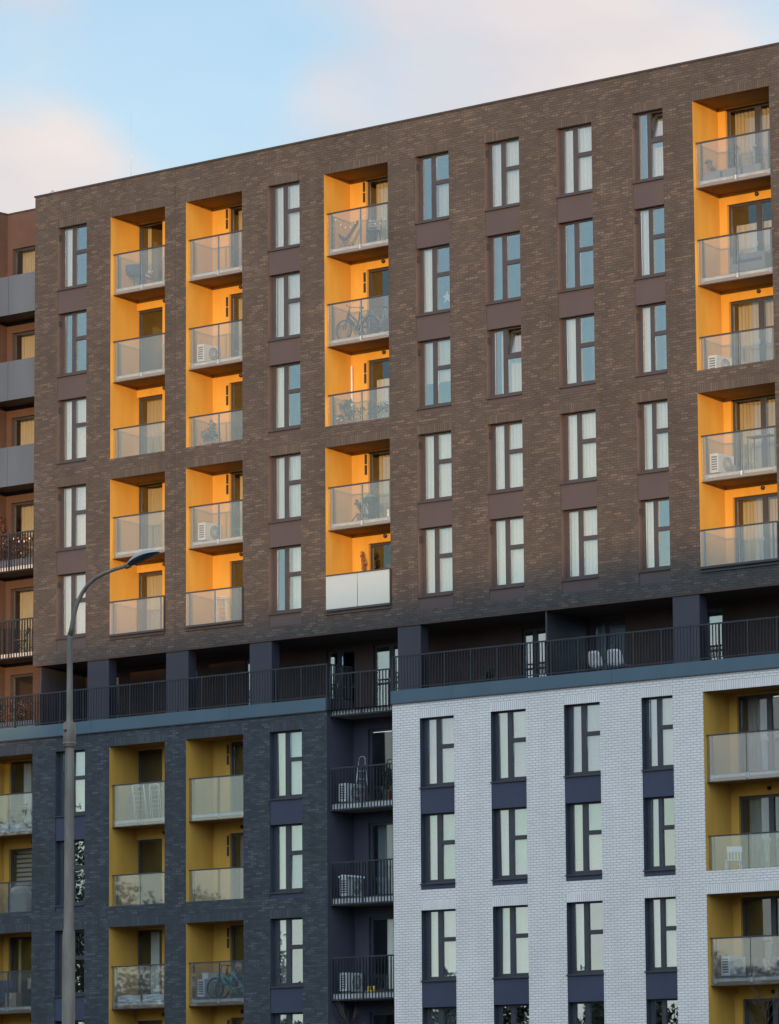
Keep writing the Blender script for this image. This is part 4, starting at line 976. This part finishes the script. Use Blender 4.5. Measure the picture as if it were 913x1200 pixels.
# shaded lower balconies
drying_rack('open white drying rack on the shaded balcony beside the street lamp', (-20.35, .40, F(7)+.003), .2)
drying_rack('white drying rack standing right of the open one, nearer the door', (-19.75, .45, F(7)+.003), -.1)
t = thing('wall_patch_board', 'added brown board in place of wall showing between glass reflections', 'board', (-20.9, .72, F(7)+.003)); b = MB(); b.box(-.35, .35, -.015, .015, 0, .95, WOOD); o = b.build('panel', t); o.rotation_euler.x = -.18  # added board, stands in for ochre wall seen where the glass reflects no sky
b = MB(); b.box(-.345, .345, -.028, -.016, .10, .16, WOOD); b.box(-.345, .345, -.028, -.016, .78, .84, WOOD); o = b.build('batten', t); o.rotation_euler.x = -.18
def blanket(label, loc, w, group):
    t = thing('folded_blanket', label, 'blanket', loc, 0, group); b = MB(); n = 20
    for lay in range(3):
        k = b.mi(SHEET); i0 = len(b.v); z = .07*lay
        for i in range(n+1):
            x = w*i/n; dz = .018*math.sin(x*9+lay*2)+.012*math.sin(x*23+lay)
            for (y, zz) in ((-.02+.02*math.sin(x*7+lay), z), (-.05, z+.03), (-.03, z+.065+dz), (.15, z+.075+dz), (.32, z+.06+dz), (.34, z)): b.v.append((x+.02*math.sin(lay*3), y, zz))
        for i in range(n):
            for j in range(5): a = i0+i*6+j; b.f.append((a, a+6, a+7, a+1)); b.m.append(k); b.sm.append(True)
        b.f.append(tuple(i0+j for j in range(6))); b.m.append(k); b.sm.append(False); b.f.append(tuple(i0+n*6+j for j in range(6))[::-1]); b.m.append(k); b.sm.append(False)
    b.build('cloth', t); return t
blanket('long white folded blanket left of the post on shaded balcony floor', (-21.1, .27, F(9)+.003), 1.05, 'white blankets on the balcony floor')
blanket('white folded blanket under the hanging curtain on shaded balcony floor', (-19.95, .27, F(9)+.003), 1.05, 'white blankets on the balcony floor')
bicycle('teal bicycle behind clear glass beside an air conditioner', (-17.0, .40, F(9)+.003), .12, TEAL)
bicycle('black bicycle leaning behind the teal one', (-17.05, .78, F(9)+.003), -.06, BLACKP)
t = thing('storage_box', 'white plastic crate on top of the air conditioner beside bicycles', 'box', (-17.6, .78, F(9)+.655)); b = MB(); b.box(-.13, .13, -.2, .2, 0, .16, WHITEP); b.build('body', t); b = MB(); b.box(-.145, .145, -.215, .215, .161, .19, WHITEP); b.build('lid', t)
t = thing('covered_furniture', 'furniture under a greyish sheet behind glass, lower left edge', 'furniture', (-25.75, .55, F(8)+.003)); b = MB(); k = b.mi(COVER); n = 24
for i, (rad, z) in enumerate(((.62, 0), (.56, .35), (.50, .72), (.40, .93), (.22, 1.02), (.001, 1.04))):
    for q in range(n): a = 2*math.pi*q/n; rr_ = rad*(1+.07*math.sin(q*2.1+i*.4)*(1-i/6)); b.v.append((rr_*math.cos(a), .55*rr_*math.sin(a), z+.03*math.sin(q)*(i > 0)*(i < 5)))
for i in range(5):
    for q in range(n): a, e = i*n+q, i*n+(q+1) % n; b.f.append((a, e, e+n, a+n)); b.m.append(k); b.sm.append(True)
b.build('sheet', t)
def carton(label, loc, w, h, rz, group='cardboard boxes on the lower left balcony'):
    t = thing('cardboard_box', label, 'box', loc, rz, group); b = MB(); b.box(-w/2, w/2, -w*.4, w*.4, 0, h, CARD); b.build('carton', t)
    b = MB(); b.box(-.025, .025, -w*.4-.002, -w*.4-.0005, h*.55, h-.002, BLIND); b.box(-.025, .025, -w*.4-.002, w*.4, h+.0005, h+.002, BLIND); b.build('tape', t); return t
carton('large cardboard box on the balcony floor, lower left edge', (-26.0, .5, F(9)+.003), .42, .46, .2)
t = thing('side_table', 'small dark side table under a cardboard box, lower left edge', 'table', (-25.2, .6, F(9)+.003)); b = MB(); b.box(-.24, .24, -.2, .2, .55, .575, BLACKP); b.build('tabletop', t)
for sx in (-1, 1):
    for sy in (-1, 1): b = MB(); b.tube([(sx*.2, sy*.16, .55), (sx*.2, sy*.16, 0)], .014, BLACKP, 6); b.build('leg', t)
carton('small cardboard box raised on a side table', (-25.2, .6, F(9)+.581), .28, .34, 0)
t = thing('armchair', 'dark blue armchair partly outside the frame, lower left edge', 'armchair', (-26.65, .6, F(9)+.003)); b = MB(); b.box(-.32, .32, -.30, .3, .12, .42, FABRIC); b.build('seat', t); b = MB(); b.box(-.32, .32, .2, .33, .425, .9, FABRIC); b.build('backrest', t)
for s in (-1, 1): b = MB(); b.box(*sorted((s*.325, s*.43)), -.30, .33, .12, .62, FABRIC); b.build('armrest', t)
for sx in (-1, 1): b = MB(); b.tube([(sx*.3, -.22, .12), (sx*.3, -.22, 0)], .02, WOOD, 7); b.build('leg', t)
chair('folding_chair', 'pale laundry draped folding chair behind upper left shaded glass', (-25.95, .6, F(7)+.003), .3, 'folding')
blanket('crumpled white sheet on the shaded balcony at left edge', (-26.4, .25, F(7)+.003), .9, 'white blankets on the balcony floor')
# black balconies
t = thing('step_ladder', 'folded aluminium stepladder standing behind black balcony bars', 'ladder', (-11.2, .62, F(7)+.003))
for s in (-1, 1): b = MB(); b.tube([(s*.20, -.06, 0), (s*.13, .10, 1.30)], .016, STEEL, 7); b.build('rail', t); b = MB(); b.tube([(s*.20, .22, 0), (s*.13, .12, 1.05)], .012, STEEL, 7); b.build('rear_leg', t)
b = MB(); b.tube([(-.13, .10, 1.30), (-.12, .11, 1.40), (-.07, .115, 1.45), (.07, .115, 1.45), (.12, .11, 1.40), (.13, .10, 1.30)], .014, STEEL, 8); b.build('grab_rail', t)
for k in range(4): b = MB(); z = .24+.25*k; f = z/1.3; b.box(-.185+.06*f, .185-.06*f, -.10+.16*f, .03+.16*f, z, z+.025, STEEL); b.build('step', t)
plant('dark shrub in a pot right of the stepladder behind black bars', (-9.95, .55, F(7)+.003), 1.05, .28, LEAFD, n=240, size=.06)
for x, rz in ((-10.72, .1), (-10.52, -.15)):
    t = thing('rubber_boot', 'short yellow rubber boot on the floor of the lowest black balcony', 'boot', (x, .42, F(9)+.003), rz, 'pair of yellow boots'); b = MB()
    b.tube([(0, 0, .05), (0, .0, .20)], [.05, .055], YSHOE, 10); b.build('shaft', t); b = MB(); b.tube([(0, .06, .04), (0, -.06, .042), (0, -.16, .035), (0, -.19, .03)], [.042, .045, .04, .015], YSHOE, 10); b.build('foot', t)
t = thing('plastic_chair', 'white plastic garden chair behind low glass on white brick block', 'chair', (2.82, .55, F(8)+.003), .5); b = MB(); b.box(-.22, .22, -.22, .22, .42, .445, WHITEP); b.build('seat', t)
b = MB(); b.box(-.22, .22, .20, .225, .70, .86, WHITEP)
for k in range(5): b.box(-.20+k*.09, -.16+k*.09, .20, .222, .446, .699, WHITEP)
b.build('backrest', t)
for sx in (-1, 1):
    for sy in (-1, 1): b = MB(); b.tube([(sx*.19, sy*.19, .42), (sx*.22, sy*.23, 0)], [.022, .018], WHITEP, 6); b.build('leg', t)
plant('pale leafed plant behind glass at the right edge of white block', (4.1, .45, F(9)+.003), .62, .28, FLOWER, n=120, size=.06)
# terrace
chair('shell_chair', 'white moulded chair on terrace, left of the pair', (-1.78, .48, F6+.003), -.12, 'shell', 'white moulded chairs on the terrace').scale = (1.2, 1.2, 1.2)
chair('shell_chair', 'white moulded chair on terrace, right of the pair beside the door', (-1.16, .52, F6+.003), .18, 'shell', 'white moulded chairs on the terrace').scale = (1.2, 1.2, 1.2)
plant('dark potted shrub behind the terrace railing above white brick', (-5.95, .55, F6+.003), .85, .26, LEAFD, n=220, size=.055)
# planted bay at the left
plant('dense autumn coloured hedge box behind black bars, left edge', (-26.0, .42, F(4)+.003), 1.02, .95, LEAFR, pot=2.0, n=900, size=.045, name='planter_box', flowers=70, stems=12)
t = thing('climbing_plant', 'climbing plant on the plum side wall above hedge box, left edge', 'plant', (-27.1, .75, F(4)+.003)); b = MB(); b.lathe([(.001, 0), (.1, 0), (.12, .25), (.001, .24)], TERRA, (0, 0, 0), 10); b.build('pot', t)
b = MB(); b.tube([(0, 0, .2), (-.08, -.1, 1), (-.1, .1, 2)], [.012, .009, .004], BARK, 5); b.build('stem', t); b = MB(); b.leaves((-.02, -.02, 1.25), (.12, .42, .85), 420, .045, LEAFR, rr); b.build('foliage', t)
t = thing('string_lights', 'row of white globe bulbs along the hedge railing, left edge', 'string lights', (0, 0, 0)); b = MB(); pts = [(-27.0+.24*k, .22, F(4)+1.02-.22*abs(math.sin(k*.7))) for k in range(10)]; b.tube(pts, .005, BLACKP, 4); b.build('wire', t)
for p in pts: q = MB(); q.ball((p[0], p[1], p[2]-.03), .04, BULB, 8); q.build('bulb', t)
chair('folding_chair', 'black folding chair behind bars on the sunlit balcony, left edge', (-25.85, .62, F(5)+.003), -.9, 'folding')
plant('straggly plants trailing along terrace railing, left edge', (-26.0, .33, CAPT+.01), .98, 1.25, DRYLEAF, pot=2.4, n=300, size=.035, name='planter_box', stems=14)

# =================================================================== trees
def leafy_tree(label, loc, h, w, seed, mat=LEAFD):
    rn = random.Random(seed); t = thing('street_tree', label, 'tree', loc, rn.uniform(0, 6), 'trees across the street'); b = MB()
    b.tube([(0, 0, 0), (.05, .02, h*.3), (-.04, .05, h*.6), (0, 0, h*.92)], [.22, .17, .10, .03], BARK, 9)
    cl = []
    for k in range(16):
        a = rn.uniform(0, 6.28); z = h*rn.uniform(.28, .8); L = w*rn.uniform(.5, 1)*(1.15-.7*z/h)
        e = (L*math.cos(a), L*math.sin(a), z+L*.5); b.tube([(0, 0, z), (e[0]*.5, e[1]*.5, z+L*.2), e], [.06, .04, .015], BARK, 5); cl.append(e)
    b.build('trunk', t); f = MB()
    for e in cl: f.leaves(e, (w*.42, w*.42, h*.10), 420, .115, mat, rn)
    f.leaves((0, 0, h*.85), (w*.3, w*.3, h*.14), 650, .115, mat, rn)
    f.build('crown', t); return t
for k, (x, y, h, w) in enumerate(((-69, -38, 17.5, 4.2), (-64, -36, 17.5, 4.2), (-60, -33, 17.5, 4.2), (-56, -31, 17.0, 4.2), (-52, -30, 16.5, 4.0), (-48.5, -34, 13.4, 3.4), (-45, -31, 11.2, 3.0), (-41.5, -33, 9.6, 2.6), (-38, -30, 8.8, 2.6), (-34.5, -33, 9.2, 2.6), (-31, -31, 8.3, 2.5),
                                  (-27.5, -33, 8.9, 2.6), (-24, -30, 8.2, 2.5), (-20.5, -32, 9.5, 2.7), (-17, -31, 9.0, 2.7), (-13.5, -33, 8.4, 2.5))):
    leafy_tree('dark leafy street tree standing opposite the shaded lower storeys', (x, y, GZ), h, w, 100+k)
def bare_tree(label, loc, h, seed):
    rn = random.Random(seed); t = thing('bare_tree', label, 'tree', loc, 0, 'bare young trees before the facade'); b = MB()
    b.tube([(0, 0, 0), (.03, .02, h*.4), (-.02, 0, h*.75), (.02, .02, h)], [.03, .018, .009, .002], BARK, 7); b.build('trunk', t); c = MB()
    for k in range(44):
        z = h*rn.uniform(.35, .97); a = rn.uniform(0, 6.28); L = (h-z)*.45+.35
        p1 = (L*.4*math.cos(a), L*.4*math.sin(a), z+L*.5); p2 = (L*.6*math.cos(a), L*.6*math.sin(a), z+L*1.05); c.tube([(0, 0, z), p1, p2], [.007, .005, .002], BARK, 4)
        for q in range(4):
            a2 = a+rn.uniform(-1.2, 1.2); c.tube([p1, (p1[0]+.25*math.cos(a2), p1[1]+.25*math.sin(a2), p1[2]+rn.uniform(.2, .45))], [.004, .0015], BARK, 3)
    c.build('crown', t); return t
bare_tree('thin bare sapling reaching up before the recess with black balconies', (-4.45, -8, GZ), 5.75, 3)
bare_tree('bare twiggy tree top before the right corner of white block', (9.75, -8, GZ), 5.7, 4)
bare_tree('bare twiggy tree at the lower right picture edge', (10.4, -7.4, GZ), 6.0, 9)

# =================================================================== the block across the street whose shadow climbs the lower storeys
sh = Vector((math.sin(SUN_AZ), -math.cos(SUN_AZ), 0)); pq = Vector((math.cos(SUN_AZ), math.sin(SUN_AZ), 0)); DIST = 160.0
opp = thing('apartment_block', 'long rendered block across the street behind the viewer', 'building', sh*DIST+Vector((0, 0, GZ)), SUN_AZ)
top = 17.38+DIST*math.tan(SUN_EL)-GZ
b = MB(); b.box(-20.9, 60, -14, 0, 0, top, TOWN); b.build('wall', opp)
b = MB(); b.box(-75, -20.901, -13, -1, 0, top-2.45, TOWN); b.build('wall', opp)
b = MB()
for k in range(9):
    for q in range(22): x = -18+q*3.5; b.box(x, x+1.5, .001, .05, 2+k*3.1, 3.6+k*3.1, FRAME)
b.build('window', opp)
